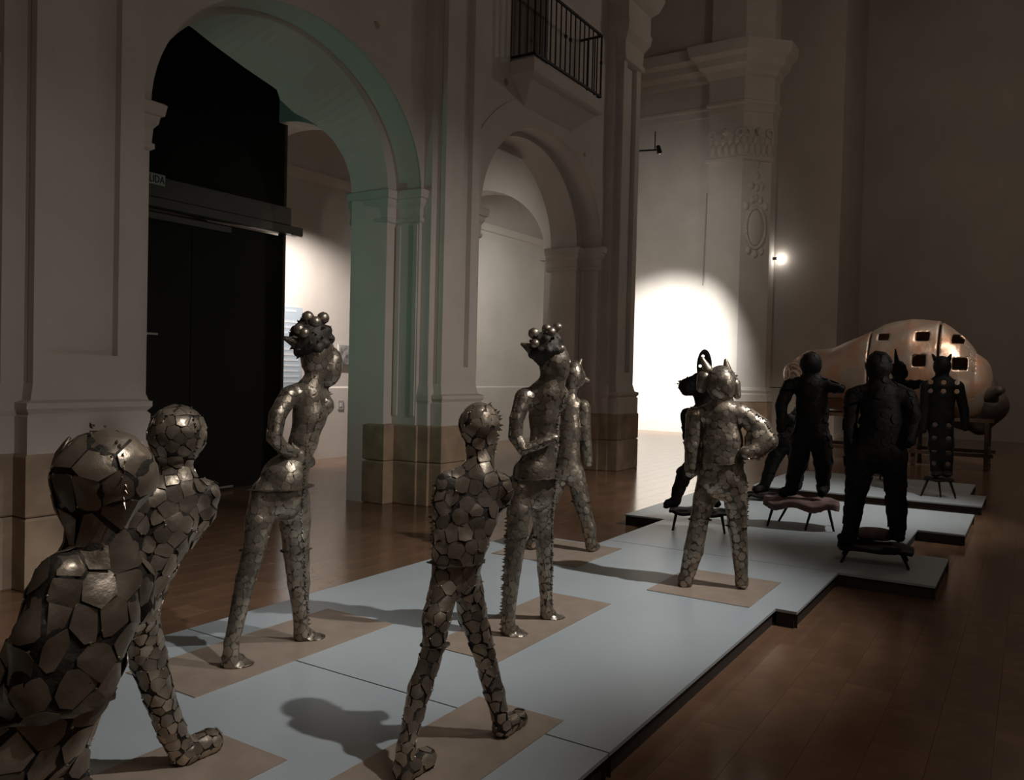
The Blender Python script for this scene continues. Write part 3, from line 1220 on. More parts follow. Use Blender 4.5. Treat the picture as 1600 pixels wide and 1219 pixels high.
def statue(key, h, spacing, mname, gap, round_k, tilt, lift, under, seed, keep=300, beads=False):
    d = FIG[key]
    nm, lab = LAB[key]
    root = thing(nm, lab, 'statue', d['loc'], d['rot'], 'metal plate statues' if key[0] != 'D' else 'black statues')
    F = field_of(list(d['prims']), h)
    if key == 'D4':
        for (u, z) in D4_HOLES:
            sl, X, Y, Z = F.sub((u - .06, -.4, z - .06), (u + .06, .4, z + .06))
            F.V[sl] = np.maximum(F.V[sl], .033 - np.sqrt((X - u) ** 2 + (Z - z) ** 2))
    pts, quads = F.mesh()
    if key[0] != 'D':
        pts[:, 2] = np.maximum(pts[:, 2], 0.002)
    body = link('body', np_mesh('body', pts, quads), under, root)
    if spacing:
        cover(body, F, pts, quads, spacing, mname, gap, round_k, tilt, lift, seed, keep, beads)
    for i, (c, r) in enumerate(d.get('rings', [])):
        ring_flange(root, c, r * 1.06, seed + i)
    for i, s in enumerate(d.get('seams', [])):
        seam_strip(root, s, pts, quads, seed + 50 + i)
    for i, (a, ra, b, rb) in enumerate(d.get('horns', [])):
        G = field_of([('c', a, ra, b, rb, 1.0, .01)], .008)
        p2, q2 = G.mesh()
        link('horn', np_mesh('horn', p2, q2), 'scale_b' if key[0] != 'D' else 'iron', root)
    return root, pts, quads


FIG = {
 'F3': dict(loc=(2.66, 1.92, 0.12), rot=-0.9456,
  prims=[('e',(0.073,0.06,1.329),(0.081,0.0875,0.0849),0,0.02),
   ('e',(0.083,0.06,1.248),(0.0617,0.0643,0.0617),0,0.02),
   ('c',(0.083,0.05,1.22),0.0496,(0.075,0.03,1.126),0.0623,1.0,0.02),
   ('c',(-0.042,0.0,1.09),0.0489,(0.155,0.06,1.085),0.0498,0.9,0.03),
   ('c',(0.06,0.03,1.074),0.0986,(0.037,0.02,0.964),0.1087,0.8,0.03),
   ('c',(0.037,0.02,0.964),0.1087,(0.006,0.0,0.852),0.1003,0.8,0.03),
   ('c',(0.006,0.0,0.852),0.1003,(-0.005,0.0,0.795),0.0952,0.8,0.03),
   ('c',(-0.055,0.0,1.102),0.0412,(-0.073,-0.02,0.983),0.0358,1,0.012),
   ('c',(-0.073,-0.02,0.983),0.0358,(-0.067,-0.04,0.859),0.0305,1,0.012),
   ('c',(0.17,0.06,1.09),0.0393,(0.182,0.07,1.036),0.0342,1,0.012),
   ('c',(0.182,0.07,1.036),0.0342,(0.139,0.12,0.962),0.0293,1,0.012),
   ('c',(-0.002,0.0,0.787),0.0875,(-0.009,0.0,0.723),0.0849,0.85,0.03),
   ('c',(-0.046,-0.02,0.715),0.0563,(-0.079,-0.08,0.579),0.0502,1,0.02),
   ('c',(-0.079,-0.08,0.579),0.0502,(-0.087,-0.1,0.485),0.0424,1,0.02),
   ('c',(-0.082,-0.1,0.485),0.0399,(-0.138,-0.14,0.313),0.0419,1,0.012),
   ('c',(-0.138,-0.14,0.313),0.0419,(-0.181,-0.2,0.118),0.029,1,0.012),
   ('c',(0.038,0.03,0.703),0.0571,(0.063,0.08,0.545),0.0553,1,0.02),
   ('c',(0.063,0.08,0.545),0.0553,(0.103,0.1,0.42),0.0451,1,0.02),
   ('c',(0.103,0.1,0.42),0.0424,(0.163,0.14,0.204),0.0402,1,0.012),
   ('c',(0.163,0.14,0.204),0.0402,(0.2,0.17,0.042),0.0298,1,0.012),
   ('c',(-0.181,-0.2,0.118),0.029,(-0.184,-0.2,0.042),0.0367,1.0,0.02),
   ('c',(-0.184,-0.2,0.03474),0.0386,(-0.109,-0.096,0.033),0.0412,1.0,0.02),
   ('c',(0.2,0.17,0.042),0.0298,(0.201,0.17,0.04),0.0342,1.0,0.02),
   ('c',(0.201,0.17,0.0324),0.036,(0.281,0.28,0.031),0.0386,1.0,0.02)],
  rings=[((-0.005,0.0,0.785),0.1003),((-0.082,-0.1,0.483),0.0515),((0.103,0.1,0.417),0.0489)]),
 'F2': dict(loc=(1.82, 2.66, 0.12), rot=-0.6001,
  prims=[('e',(0.066,0.05,1.283),(0.1001,0.1025,0.1071),0,0.02),
   ('c',(0.068,0.05,1.205),0.0521,(0.066,0.04,1.128),0.0566,1.0,0.02),
   ('c',(-0.041,-0.04,1.066),0.0551,(0.162,0.08,1.055),0.055,0.9,0.03),
   ('c',(0.054,0.03,1.071),0.0894,(0.023,0.02,0.956),0.1078,0.8,0.03),
   ('c',(0.023,0.02,0.956),0.1078,(-0.032,0.0,0.824),0.0978,0.8,0.03),
   ('c',(-0.032,0.0,0.824),0.0978,(-0.065,0.0,0.722),0.0885,0.8,0.03),
   ('c',(0.167,0.08,1.059),0.0478,(0.164,0.1,0.983),0.0433,1,0.015),
   ('c',(0.164,0.1,0.983),0.0433,(0.092,0.14,0.857),0.0366,1,0.015),
   ('c',(-0.042,-0.04,1.073),0.0459,(-0.081,-0.06,0.953),0.0411,1,0.015),
   ('c',(-0.081,-0.06,0.953),0.0411,(-0.099,-0.08,0.824),0.0363,1,0.015),
   ('c',(-0.065,0.0,0.71),0.0862,(-0.072,0.0,0.653),0.0838,0.85,0.03),
   ('c',(-0.052,0.03,0.631),0.0635,(-0.02,0.08,0.447),0.0598,1,0.02),
   ('c',(-0.02,0.08,0.447),0.0598,(0.017,0.1,0.303),0.0529,1,0.02),
   ('c',(0.017,0.1,0.303),0.0505,(0.064,0.14,0.147),0.0487,1,0.012),
   ('c',(0.064,0.14,0.147),0.0487,(0.105,0.17,0.028),0.0418,1,0.012),
   ('c',(-0.108,-0.03,0.642),0.0599,(-0.183,-0.1,0.46),0.054,1,0.02),
   ('c',(-0.183,-0.1,0.46),0.054,(-0.235,-0.15,0.289),0.0442,1,0.02),
   ('c',(-0.235,-0.15,0.289),0.0442,(-0.275,-0.2,0.126),0.0326,1,0.02),
   ('c',(0.105,0.17,0.028),0.0418,(0.118,0.17,0.049),0.042,1.0,0.02),
   ('c',(0.118,0.17,0.03978),0.0442,(0.21,0.233,0.039),0.0489,1.0,0.02),
   ('c',(-0.275,-0.2,0.126),0.0326,(-0.274,-0.2,0.049),0.042,1.0,0.02),
   ('c',(-0.274,-0.2,0.03978),0.0442,(-0.182,-0.137,0.037),0.0466,1.0,0.02)],
  rings=[((-0.065,0.0,0.71),0.0955)]),
 'F1': dict(loc=(1.02, 1.86, 0.12), rot=-0.5016,
  prims=[('e',(0.098,0.04,1.276),(0.1132,0.1146,0.1058),0,0.02),
   ('e',(0.081,0.03,1.206),(0.0764,0.0794,0.0661),0,0.02),
   ('c',(0.081,0.03,1.191),0.0657,(0.082,0.02,1.117),0.0594,1.0,0.02),
   ('c',(0.036,-0.02,1.048),0.0494,(0.138,0.04,1.032),0.054,0.9,0.03),
   ('c',(0.083,0.02,1.057),0.0817,(0.054,0.0,0.96),0.1117,0.78,0.03),
   ('c',(0.054,0.0,0.96),0.1117,(0.016,-0.02,0.854),0.1134,0.78,0.03),
   ('c',(0.016,-0.02,0.854),0.1134,(-0.012,-0.03,0.782),0.1085,0.78,0.03),
   ('c',(0.01,-0.05,1.065),0.0515,(-0.031,-0.1,0.956),0.0445,1,0.015),
   ('c',(-0.031,-0.1,0.956),0.0445,(-0.053,-0.1,0.835),0.0376,1,0.015),
   ('c',(0.16,0.05,1.02),0.0483,(0.175,0.1,0.943),0.0433,1,0.015),
   ('c',(0.175,0.1,0.943),0.0433,(0.112,0.16,0.87),0.0383,1,0.015),
   ('c',(-0.015,-0.03,0.768),0.1041,(-0.032,-0.03,0.706),0.0983,0.85,0.03),
   ('c',(0.002,0.03,0.661),0.0687,(0.013,0.1,0.459),0.065,1,0.02),
   ('c',(0.013,0.1,0.459),0.065,(0.033,0.13,0.298),0.0534,1,0.02),
   ('c',(0.033,0.13,0.298),0.0534,(0.071,0.18,0.129),0.0386,1,0.02),
   ('c',(-0.071,-0.06,0.698),0.0655,(-0.152,-0.12,0.579),0.0578,1,0.02),
   ('c',(-0.152,-0.12,0.579),0.0578,(-0.21,-0.18,0.47),0.0452,1,0.02),
   ('c',(-0.21,-0.18,0.47),0.0452,(-0.277,-0.26,0.285),0.0304,1,0.02),
   ('c',(0.078,0.18,0.045),0.045,(0.227,0.262,0.032),0.04,1.0,0.02),
   ('c',(-0.282,-0.26,0.045),0.045,(-0.133,-0.178,0.032),0.04,1.0,0.02)],
  rings=[((-0.01,-0.03,0.78),0.1176)]),
 'W1': dict(loc=(3.05, 3.44, 0.12), rot=-0.7254,
  prims=[('e',(0.217,0.03,1.622),(0.0831,0.0969,0.1246),0.25,0.02),
   ('e',(0.296,0.05,1.547),(0.0623,0.0692,0.1073),0.12,0.02),
   ('c',(0.236,0.03,1.532),0.0523,(0.169,0.0,1.412),0.0588,1.0,0.02),
   ('c',(0.095,-0.02,1.391),0.0586,(0.23,0.06,1.39),0.0596,0.9,0.03),
   ('c',(0.177,0.01,1.391),0.0833,(0.186,0.01,1.279),0.0867,0.85,0.02),
   ('c',(0.186,0.01,1.279),0.0867,(0.154,0.0,1.141),0.0727,0.85,0.02),
   ('c',(0.154,0.0,1.141),0.0727,(0.122,0.0,1.043),0.0692,0.85,0.02),
   ('e',(0.265,0.04,1.335),(0.0519,0.0554,0.0554),0.3,0.02),
   ('c',(0.075,-0.05,1.391),0.0513,(0.017,-0.1,1.291),0.044,1,0.008),
   ('c',(0.017,-0.1,1.291),0.044,(-0.0,-0.12,1.178),0.0404,1,0.008),
   ('c',(-0.0,-0.12,1.171),0.0371,(0.053,-0.09,1.108),0.0339,1,0.008),
   ('c',(0.053,-0.09,1.108),0.0339,(0.134,-0.02,1.066),0.0345,1,0.008),
   ('c',(0.134,-0.02,1.066),0.0345,(0.191,0.03,1.025),0.0314,1,0.008),
   ('c',(0.115,0.0,1.043),0.0762,(0.063,-0.01,0.951),0.1174,0.85,0.03),
   ('c',(0.063,-0.01,0.951),0.1174,(0.039,-0.01,0.848),0.1312,0.85,0.03),
   ('c',(-0.028,-0.03,0.862),0.0894,(-0.07,-0.08,0.721),0.068,1,0.02),
   ('c',(-0.07,-0.08,0.721),0.068,(-0.09,-0.1,0.584),0.0575,1,0.02),
   ('c',(-0.09,-0.1,0.577),0.0575,(-0.128,-0.13,0.435),0.0504,1,0.012),
   ('c',(-0.128,-0.13,0.435),0.0504,(-0.19,-0.18,0.12),0.0365,1,0.012),
   ('c',(0.113,0.03,0.84),0.0836,(0.12,0.07,0.689),0.0809,1,0.02),
   ('c',(0.12,0.07,0.689),0.0809,(0.13,0.1,0.533),0.0708,1,0.02),
   ('c',(0.13,0.1,0.526),0.0708,(0.148,0.13,0.339),0.0606,1,0.012),
   ('c',(0.148,0.13,0.339),0.0606,(0.164,0.16,0.094),0.0359,1,0.012),
   ('c',(-0.19,-0.18,0.12),0.0365,(-0.195,-0.18,0.046),0.0394,1.0,0.02),
   ('c',(-0.195,-0.18,0.03735),0.0415,(-0.15,-0.14,0.022),0.0277,1.0,0.02),
   ('c',(0.164,0.16,0.094),0.0359,(0.169,0.17,0.046),0.0394,1.0,0.02),
   ('c',(0.169,0.17,0.03735),0.0415,(0.214,0.21,0.022),0.0277,1.0,0.02),
   ('e',(-0.159,-0.16,0.0),(0.085,0.07,0.022),0,0.02),
   ('e',(0.223,0.2,0.0),(0.085,0.07,0.022),0,0.02)],
  rings=[((0.044,-0.01,0.899),0.1523),((-0.09,-0.1,0.584),0.0658),((0.13,0.1,0.533),0.0762)],
  seams=[[(0.298,1.421),(0.233,1.28),(0.168,1.106),(0.156,1.001),(0.147,0.757),(0.165,0.546),(0.183,0.265),(0.207,0.087)],[(0.004,1.285),(-0.013,1.141)],[(0.225,1.518),(0.168,1.454)]],
  hair=((0.188,0.02,1.695),0.1073),
  balls=[((0.165,0.0,1.815),0.0346),((0.246,0.0,1.814),0.0346),((0.204,-0.05,1.789),0.0312),((0.121,-0.05,1.745),0.0312),((0.146,-0.11,1.726),0.0277)],
  leafhorn=[((0.117,-0.03,1.67),0.0381,(0.04,-0.05,1.698),0.0104)]),
 'W2': dict(loc=(4.28, 2.56, 0.12), rot=-1.0318,
  prims=[('e',(0.125,0.02,1.612),(0.0937,0.1015,0.1405),-0.15,0.02),
   ('c',(0.126,0.03,1.557),0.0785,(0.098,0.0,1.433),0.0781,1.0,0.02),
   ('c',(-0.048,-0.03,1.391),0.0621,(0.158,0.04,1.402),0.0669,0.9,0.03),
   ('c',(0.064,0.01,1.4),0.1017,(0.071,0.01,1.264),0.0861,0.85,0.02),
   ('c',(0.071,0.01,1.264),0.0861,(0.067,0.0,1.129),0.0742,0.85,0.02),
   ('c',(0.067,0.0,1.129),0.0742,(0.061,0.0,1.031),0.0781,0.85,0.02),
   ('c',(-0.056,-0.05,1.391),0.0541,(-0.094,-0.09,1.266),0.0422,1,0.008),
   ('c',(-0.094,-0.09,1.266),0.0422,(-0.099,-0.1,1.163),0.0421,1,0.008),
   ('c',(-0.095,-0.1,1.156),0.0383,(-0.048,-0.12,1.086),0.0343,1,0.008),
   ('c',(-0.048,-0.12,1.086),0.0343,(0.065,-0.11,1.13),0.0305,1,0.008),
   ('c',(0.065,-0.11,1.13),0.0305,(0.133,-0.09,1.161),0.0268,1,0.008),
   ('c',(0.046,0.0,1.031),0.0859,(0.025,0.0,0.941),0.1249,0.85,0.03),
   ('c',(0.025,0.0,0.941),0.1249,(0.019,0.0,0.835),0.1327,0.85,0.03),
   ('c',(-0.062,-0.04,0.839),0.0775,(-0.066,-0.08,0.71),0.0691,1,0.02),
   ('c',(-0.066,-0.08,0.71),0.0691,(-0.074,-0.1,0.579),0.0612,1,0.02),
   ('c',(-0.074,-0.1,0.575),0.0612,(-0.095,-0.13,0.374),0.0494,1,0.012),
   ('c',(-0.095,-0.13,0.374),0.0494,(-0.113,-0.18,0.102),0.0376,1,0.012),
   ('c',(0.078,0.04,0.831),0.0787,(0.078,0.07,0.688),0.0673,1,0.02),
   ('c',(0.078,0.07,0.688),0.0673,(0.09,0.1,0.532),0.0557,1,0.02),
   ('c',(0.091,0.1,0.524),0.0557,(0.104,0.13,0.318),0.0481,1,0.012),
   ('c',(0.104,0.13,0.318),0.0481,(0.118,0.16,0.089),0.0363,1,0.012),
   ('c',(-0.113,-0.18,0.102),0.0376,(-0.108,-0.18,0.043),0.037,1.0,0.02),
   ('c',(-0.108,-0.18,0.0351),0.039,(-0.077,-0.129,0.022),0.0273,1.0,0.02),
   ('c',(0.118,0.16,0.089),0.0363,(0.12,0.17,0.043),0.037,1.0,0.02),
   ('c',(0.12,0.17,0.0351),0.039,(0.151,0.221,0.022),0.0273,1.0,0.02),
   ('e',(-0.074,-0.16,0.0),(0.08,0.07,0.022),0,0.02),
   ('e',(0.161,0.2,0.0),(0.08,0.07,0.022),0,0.02)],
  rings=[((0.025,0.0,0.913),0.1444),((-0.074,-0.1,0.575),0.0703),((0.091,0.1,0.528),0.0625)],
  seams=[[(-0.08,1.42),(-0.12,1.279),(-0.125,1.163)],[(0.198,1.435),(0.145,1.247),(0.145,1.092),(0.146,0.917),(0.132,0.702),(0.139,0.389),(0.143,0.095)],[(-0.128,0.812),(-0.137,0.538),(-0.152,0.184),(-0.155,-0.032)]],
  hair=((0.072,0.0,1.692),0.1015),
  balls=[((0.073,0.0,1.812),0.0312),((0.139,0.02,1.822),0.0312),((0.099,-0.05,1.79),0.0312),((0.005,-0.1,1.718),0.0273),((-0.004,-0.02,1.782),0.0351),((0.159,-0.05,1.692),0.0273)],
  leafhorn=[((-0.009,-0.03,1.685),0.039,(-0.079,-0.05,1.717),0.0078)]),
 'W3': dict(loc=(6.3, 3.44, 0.12), rot=-1.071,
  prims=[('e',(0.072,0.0,1.541),(0.0784,0.0896,0.1232),0,0.02),
   ('e',(0.118,0.05,1.514),(0.056,0.0672,0.0784),0,0.02),
   ('c',(0.052,0.0,1.457),0.0504,(0.044,0.0,1.334),0.056,1.0,0.02),
   ('c',(-0.06,-0.02,1.265),0.0558,(0.152,0.02,1.269),0.0561,0.9,0.02),
   ('c',(0.045,0.0,1.279),0.084,(0.045,0.0,1.066),0.0952,0.85,0.02),
   ('c',(0.045,0.0,1.066),0.0952,(0.04,0.0,0.831),0.0952,0.85,0.02),
   ('c',(0.04,0.0,0.831),0.0952,(0.044,0.0,0.686),0.112,0.85,0.02),
   ('c',(0.163,0.0,1.259),0.056,(0.181,0.02,1.013),0.0505,1,0.006),
   ('c',(0.181,0.02,1.013),0.0505,(0.209,0.04,0.776),0.045,1,0.006),
   ('c',(-0.071,0.0,1.253),0.056,(-0.087,-0.02,1.008),0.0502,1,0.006),
   ('c',(-0.087,-0.02,1.008),0.0502,(-0.103,-0.04,0.786),0.0445,1,0.006),
   ('c',(0.105,0.0,0.688),0.0784,(0.161,0.0,0.444),0.0728,1,0.012),
   ('c',(0.162,0.0,0.432),0.0672,(0.234,0.0,0.205),0.0616,1,0.01),
   ('c',(0.234,0.0,0.205),0.0616,(0.261,0.0,0.055),0.0448,1,0.01),
   ('c',(-0.017,0.0,0.684),0.0784,(-0.117,0.0,0.417),0.0728,1,0.012),
   ('c',(-0.117,0.0,0.406),0.0672,(-0.195,0.0,0.19),0.056,1,0.01),
   ('c',(-0.195,0.0,0.19),0.056,(-0.259,0.0,0.046),0.0448,1,0.01),
   ('c',(0.261,0.0,0.055),0.0448,(0.261,0.0,0.049),0.0426,1.0,0.02),
   ('c',(0.261,0.0,0.04032),0.0448,(0.309,0.088,0.027),0.0336,1.0,0.02),
   ('c',(-0.259,0.0,0.046),0.0448,(-0.259,0.0,0.049),0.0426,1.0,0.02),
   ('c',(-0.259,0.0,0.04032),0.0448,(-0.211,0.088,0.027),0.0336,1.0,0.02)],
  rings=[((0.162,0.0,0.438),0.0784),((-0.117,0.0,0.412),0.0784)],
  horns=[((0.104,0.0,1.614),0.0336,(0.13,0.0,1.671),0.0112),((0.135,0.04,1.515),0.0336,(0.192,0.06,1.488),0.0224),((0.031,0.0,1.635),0.028,(0.013,0.0,1.679),0.0112)]),
 'H': dict(loc=(5.89, 1.94, 0.12), rot=-1.2526,
  prims=[('e',(0.015,0.0,1.506),(0.1082,0.1223,0.127),0,0.02),
   ('e',(0.026,0.0,1.441),(0.0847,0.0941,0.0847),0,0.02),
   ('c',(0.023,0.0,1.403),0.0612,(0.025,0.0,1.31),0.0706,1.0,0.02),
   ('c',(-0.078,0.0,1.273),0.0753,(0.152,0.0,1.286),0.0753,0.9,0.03),
   ('c',(0.026,0.0,1.282),0.1129,(0.032,0.0,1.076),0.1411,0.75,0.03),
   ('c',(0.032,0.0,1.076),0.1411,(0.036,0.0,0.926),0.1411,0.75,0.03),
   ('c',(-0.165,0.0,1.256),0.0659,(-0.177,-0.02,1.045),0.0563,1,0.008),
   ('c',(-0.177,-0.02,1.045),0.0563,(-0.18,-0.03,0.852),0.0468,1,0.008),
   ('c',(0.189,0.0,1.269),0.0706,(0.289,0.0,1.189),0.08,1,0.01),
   ('c',(0.289,0.0,1.189),0.08,(0.353,-0.02,1.101),0.0703,1,0.01),
   ('c',(0.353,-0.02,1.091),0.0656,(0.256,-0.06,1.026),0.0652,1,0.01),
   ('c',(0.256,-0.06,1.026),0.0652,(0.203,-0.08,1.007),0.0511,1,0.01),
   ('e',(0.272,-0.04,1.099),(0.08,0.0659,0.0941),0,0.02),
   ('c',(0.032,0.0,0.926),0.1505,(0.035,0.0,0.804),0.1599,0.8,0.03),
   ('c',(-0.046,0.0,0.79),0.0894,(-0.079,-0.01,0.648),0.0798,1,0.015),
   ('c',(-0.079,-0.01,0.648),0.0798,(-0.111,-0.02,0.506),0.0656,1,0.015),
   ('c',(-0.111,-0.02,0.496),0.0656,(-0.146,-0.02,0.267),0.0703,1,0.01),
   ('c',(-0.146,-0.02,0.267),0.0703,(-0.203,-0.03,0.018),0.0468,1,0.01),
   ('c',(0.126,0.0,0.799),0.0894,(0.144,0.01,0.635),0.0801,1,0.015),
   ('c',(0.144,0.01,0.635),0.0801,(0.158,0.02,0.47),0.0661,1,0.015),
   ('c',(0.159,0.02,0.461),0.0661,(0.182,0.03,0.273),0.0567,1,0.01),
   ('c',(0.182,0.03,0.273),0.0567,(0.202,0.04,0.055),0.0426,1,0.01),
   ('c',(-0.203,-0.03,0.018),0.0468,(-0.203,-0.03,0.052),0.0446,1.0,0.02),
   ('c',(-0.203,-0.03,0.042300000000000004),0.047,(-0.183,0.07,0.026),0.0329,1.0,0.02),
   ('c',(0.202,0.04,0.055),0.0426,(0.203,0.04,0.047),0.0402,1.0,0.02),
   ('c',(0.203,0.04,0.03807),0.0423,(0.223,0.14,0.026),0.0329,1.0,0.02)],
  rings=[((0.032,0.0,0.926),0.1552),((-0.111,-0.02,0.501),0.0753),((0.158,0.02,0.466),0.0753)],
  horns=[((-0.083,0.0,1.598),0.0376,(-0.126,0.0,1.681),0.0141),((0.053,0.0,1.605),0.0329,(0.042,0.0,1.67),0.0141),((0.11,0.0,1.499),0.0423,(0.131,0.0,1.416),0.0282),((-0.109,0.0,1.541),0.0517,(-0.125,0.0,1.465),0.0376)],
  seams=[[(0.126,1.593),(0.122,1.406)],[(0.205,1.316),(0.305,1.25),(0.388,1.138)],[(0.206,0.981),(0.291,0.967),(0.347,1.02)],[(0.211,0.804),(0.229,0.502)]]),
 'D1': dict(loc=(8.05, 2.82, 0.115), rot=-1.2338,
  prims=[('e',(0.0,0.0,1.461),(0.1298,0.1428,0.1428),0,0.02),
   ('c',(-0.05,-0.03,1.48),0.097,(-0.15,-0.06,1.445),0.0838,1.0,0.02),
   ('c',(0.015,0.0,1.384),0.0844,(0.021,0.0,1.19),0.0909,1.0,0.02),
   ('c',(-0.117,0.0,1.153),0.0844,(0.178,0.0,1.163),0.0844,0.9,0.03),
   ('c',(0.028,0.0,1.158),0.1298,(0.042,0.0,0.867),0.1428,0.8,0.03),
   ('c',(0.042,0.0,0.867),0.1428,(0.035,0.0,0.692),0.1428,0.8,0.03),
   ('c',(-0.143,0.0,1.152),0.0714,(-0.11,0.0,0.893),0.0584,1,0.01),
   ('c',(-0.11,0.0,0.893),0.0584,(-0.06,-0.05,0.705),0.0516,1,0.01),
   ('c',(0.197,0.0,1.164),0.0714,(0.217,0.0,0.907),0.0584,1,0.01),
   ('c',(0.217,0.0,0.907),0.0584,(0.191,0.0,0.712),0.0519,1,0.01),
   ('c',(-0.028,0.0,0.689),0.0909,(-0.152,-0.02,0.568),0.0777,1,0.015),
   ('c',(-0.152,-0.02,0.568),0.0777,(-0.211,-0.02,0.402),0.0583,1,0.015),
   ('c',(-0.211,-0.02,0.402),0.0583,(-0.233,-0.02,0.289),0.0518,1,0.015),
   ('c',(0.11,0.0,0.695),0.0909,(0.141,0.0,0.483),0.0779,1,0.015),
   ('c',(0.141,0.0,0.483),0.0779,(0.121,0.0,0.307),0.0519,1,0.015),
   ('c',(-0.245,-0.02,0.276),0.0453,(-0.321,-0.04,0.248),0.0388,1.0,0.02),
   ('c',(0.121,0.0,0.294),0.0454,(0.172,-0.04,0.277),0.0388,1.0,0.02)]),
 'D2': dict(loc=(8.95, 2.03, 0.115), rot=-1.3478,
  prims=[('e',(0.056,0.0,1.714),(0.108,0.1215,0.1215),0,0.02),
   ('c',(0.058,0.0,1.64),0.0675,(0.055,0.0,1.519),0.081,1.0,0.02),
   ('c',(-0.077,0.0,1.482),0.081,(0.194,0.0,1.489),0.081,0.9,0.03),
   ('c',(0.063,0.0,1.472),0.1486,(0.082,0.0,1.238),0.1553,0.8,0.03),
   ('c',(0.082,0.0,1.238),0.1553,(0.078,0.0,0.969),0.1688,0.8,0.03),
   ('c',(-0.148,0.0,1.486),0.0675,(-0.225,0.0,1.281),0.0608,1,0.006),
   ('c',(-0.225,0.0,1.281),0.0608,(-0.218,0.0,1.022),0.0473,1,0.006),
   ('c',(0.194,0.0,1.503),0.0675,(0.286,-0.05,1.472),0.0537,1,0.01),
   ('c',(0.286,-0.05,1.472),0.0537,(0.353,-0.1,1.462),0.04,1,0.01),
   ('c',(-0.016,0.0,0.93),0.108,(-0.035,0.0,0.693),0.0945,1,0.015),
   ('c',(-0.035,0.0,0.693),0.0945,(-0.081,0.0,0.521),0.0743,1,0.015),
   ('c',(-0.081,0.0,0.521),0.0743,(-0.09,0.0,0.405),0.0608,1,0.015),
   ('c',(0.173,0.0,0.94),0.108,(0.205,0.0,0.707),0.0945,1,0.015),
   ('c',(0.205,0.0,0.707),0.0945,(0.21,0.0,0.539),0.0675,1,0.015),
   ('c',(0.21,0.0,0.539),0.0675,(0.213,0.0,0.439),0.0608,1,0.015),
   ('c',(-0.089,0.0,0.384),0.0608,(-0.19,-0.06,0.351),0.0469,1.0,0.02),
   ('c',(0.214,0.0,0.419),0.0608,(0.201,-0.08,0.381),0.0468,1.0,0.02)],
  horns=[]),
 'D3': dict(loc=(7.6, 1.1, 0.115), rot=-1.4271,
  prims=[('e',(-0.018,0.0,1.68),(0.1041,0.115,0.126),0,0.02),
   ('c',(-0.01,0.0,1.582),0.0657,(-0.002,0.0,1.484),0.0822,1.0,0.02),
   ('c',(-0.151,0.0,1.43),0.0822,(0.143,0.0,1.439),0.0822,0.9,0.03),
   ('c',(0.005,0.0,1.429),0.1534,(0.017,0.0,1.173),0.1589,0.75,0.03),
   ('c',(0.017,0.0,1.173),0.1589,(-0.001,0.0,0.954),0.1917,0.75,0.03),
   ('c',(-0.212,0.0,1.422),0.0657,(-0.23,0.0,1.161),0.0548,1,0.006),
   ('c',(-0.23,0.0,1.161),0.0548,(-0.208,0.0,0.775),0.0493,1,0.006),
   ('c',(0.206,0.0,1.436),0.0657,(0.275,0.0,1.239),0.0548,1,0.006),
   ('c',(0.275,0.0,1.239),0.0548,(0.23,-0.1,1.055),0.0486,1,0.006),
   ('c',(-0.111,0.0,0.93),0.126,(-0.153,0.0,0.668),0.0931,1,0.02),
   ('c',(-0.153,0.0,0.668),0.0931,(-0.187,0.0,0.416),0.0712,1,0.02),
   ('c',(-0.187,0.0,0.416),0.0712,(-0.201,0.0,0.22),0.0603,1,0.02),
   ('c',(0.104,0.0,0.944),0.1205,(0.141,0.0,0.69),0.0822,1,0.02),
   ('c',(0.141,0.0,0.69),0.0822,(0.158,0.0,0.447),0.0767,1,0.02),
   ('c',(0.158,0.0,0.447),0.0767,(0.169,0.0,0.258),0.0603,1,0.02),
   ('c',(-0.206,0.0,0.214),0.0493,(-0.27,-0.05,0.188),0.0326,1.0,0.02),
   ('c',(0.174,0.0,0.253),0.0493,(0.197,-0.08,0.242),0.0325,1.0,0.02)]),
 'D4': dict(loc=(12.62, 1.05, 0.115), rot=-1.4878,
  prims=[('e',(-0.009,0.0,1.781),(0.1138,0.1314,0.1401),0,0.02),
   ('c',(-0.005,0.0,1.668),0.0788,(-0.001,0.0,1.537),0.0876,1.0,0.02),
   ('c',(-0.172,0.0,1.506),0.0788,(0.176,0.0,1.516),0.0788,0.9,0.02),
   ('c',(0.0,0.0,1.493),0.1751,(-0.003,0.0,1.1),0.1576,0.7,0.03),
   ('c',(-0.003,0.0,1.1),0.1576,(0.009,0.0,0.706),0.1576,0.7,0.03),
   ('c',(0.009,0.0,0.706),0.1576,(0.014,0.0,0.558),0.1401,0.7,0.03),
   ('c',(-0.049,0.0,0.571),0.0876,(-0.041,0.0,0.326),0.0701,1,0.01),
   ('c',(0.083,0.0,0.58),0.0876,(0.09,0.0,0.336),0.0701,1,0.01),
   ('c',(-0.203,0.0,1.496),0.0701,(-0.209,0.0,1.179),0.0613,1,0.008),
   ('c',(-0.209,0.0,1.179),0.0613,(-0.216,-0.02,0.897),0.0524,1,0.008),
   ('c',(0.199,0.0,1.508),0.0701,(0.27,0.0,1.199),0.0613,1,0.008),
   ('c',(0.27,0.0,1.199),0.0613,(0.292,-0.02,0.959),0.0524,1,0.008),
   ('e',(-0.048,-0.05,0.304),(0.0701,0.1226,0.0263),0,0.02),
   ('e',(0.098,-0.05,0.315),(0.0701,0.1226,0.0263),0,0.02)],
  horns=[((-0.089,0.0,1.868),0.035,(-0.13,0.0,1.937),0.0131),((0.066,0.0,1.87),0.035,(0.094,0.0,1.94),0.0131)]),
 'D5': dict(loc=(10.65, 2.85, 0.115), rot=-1.3093,
  prims=[('c',(0.175,0.0,0.738),0.1068,(0.059,0.0,0.462),0.0821,1,0.015),
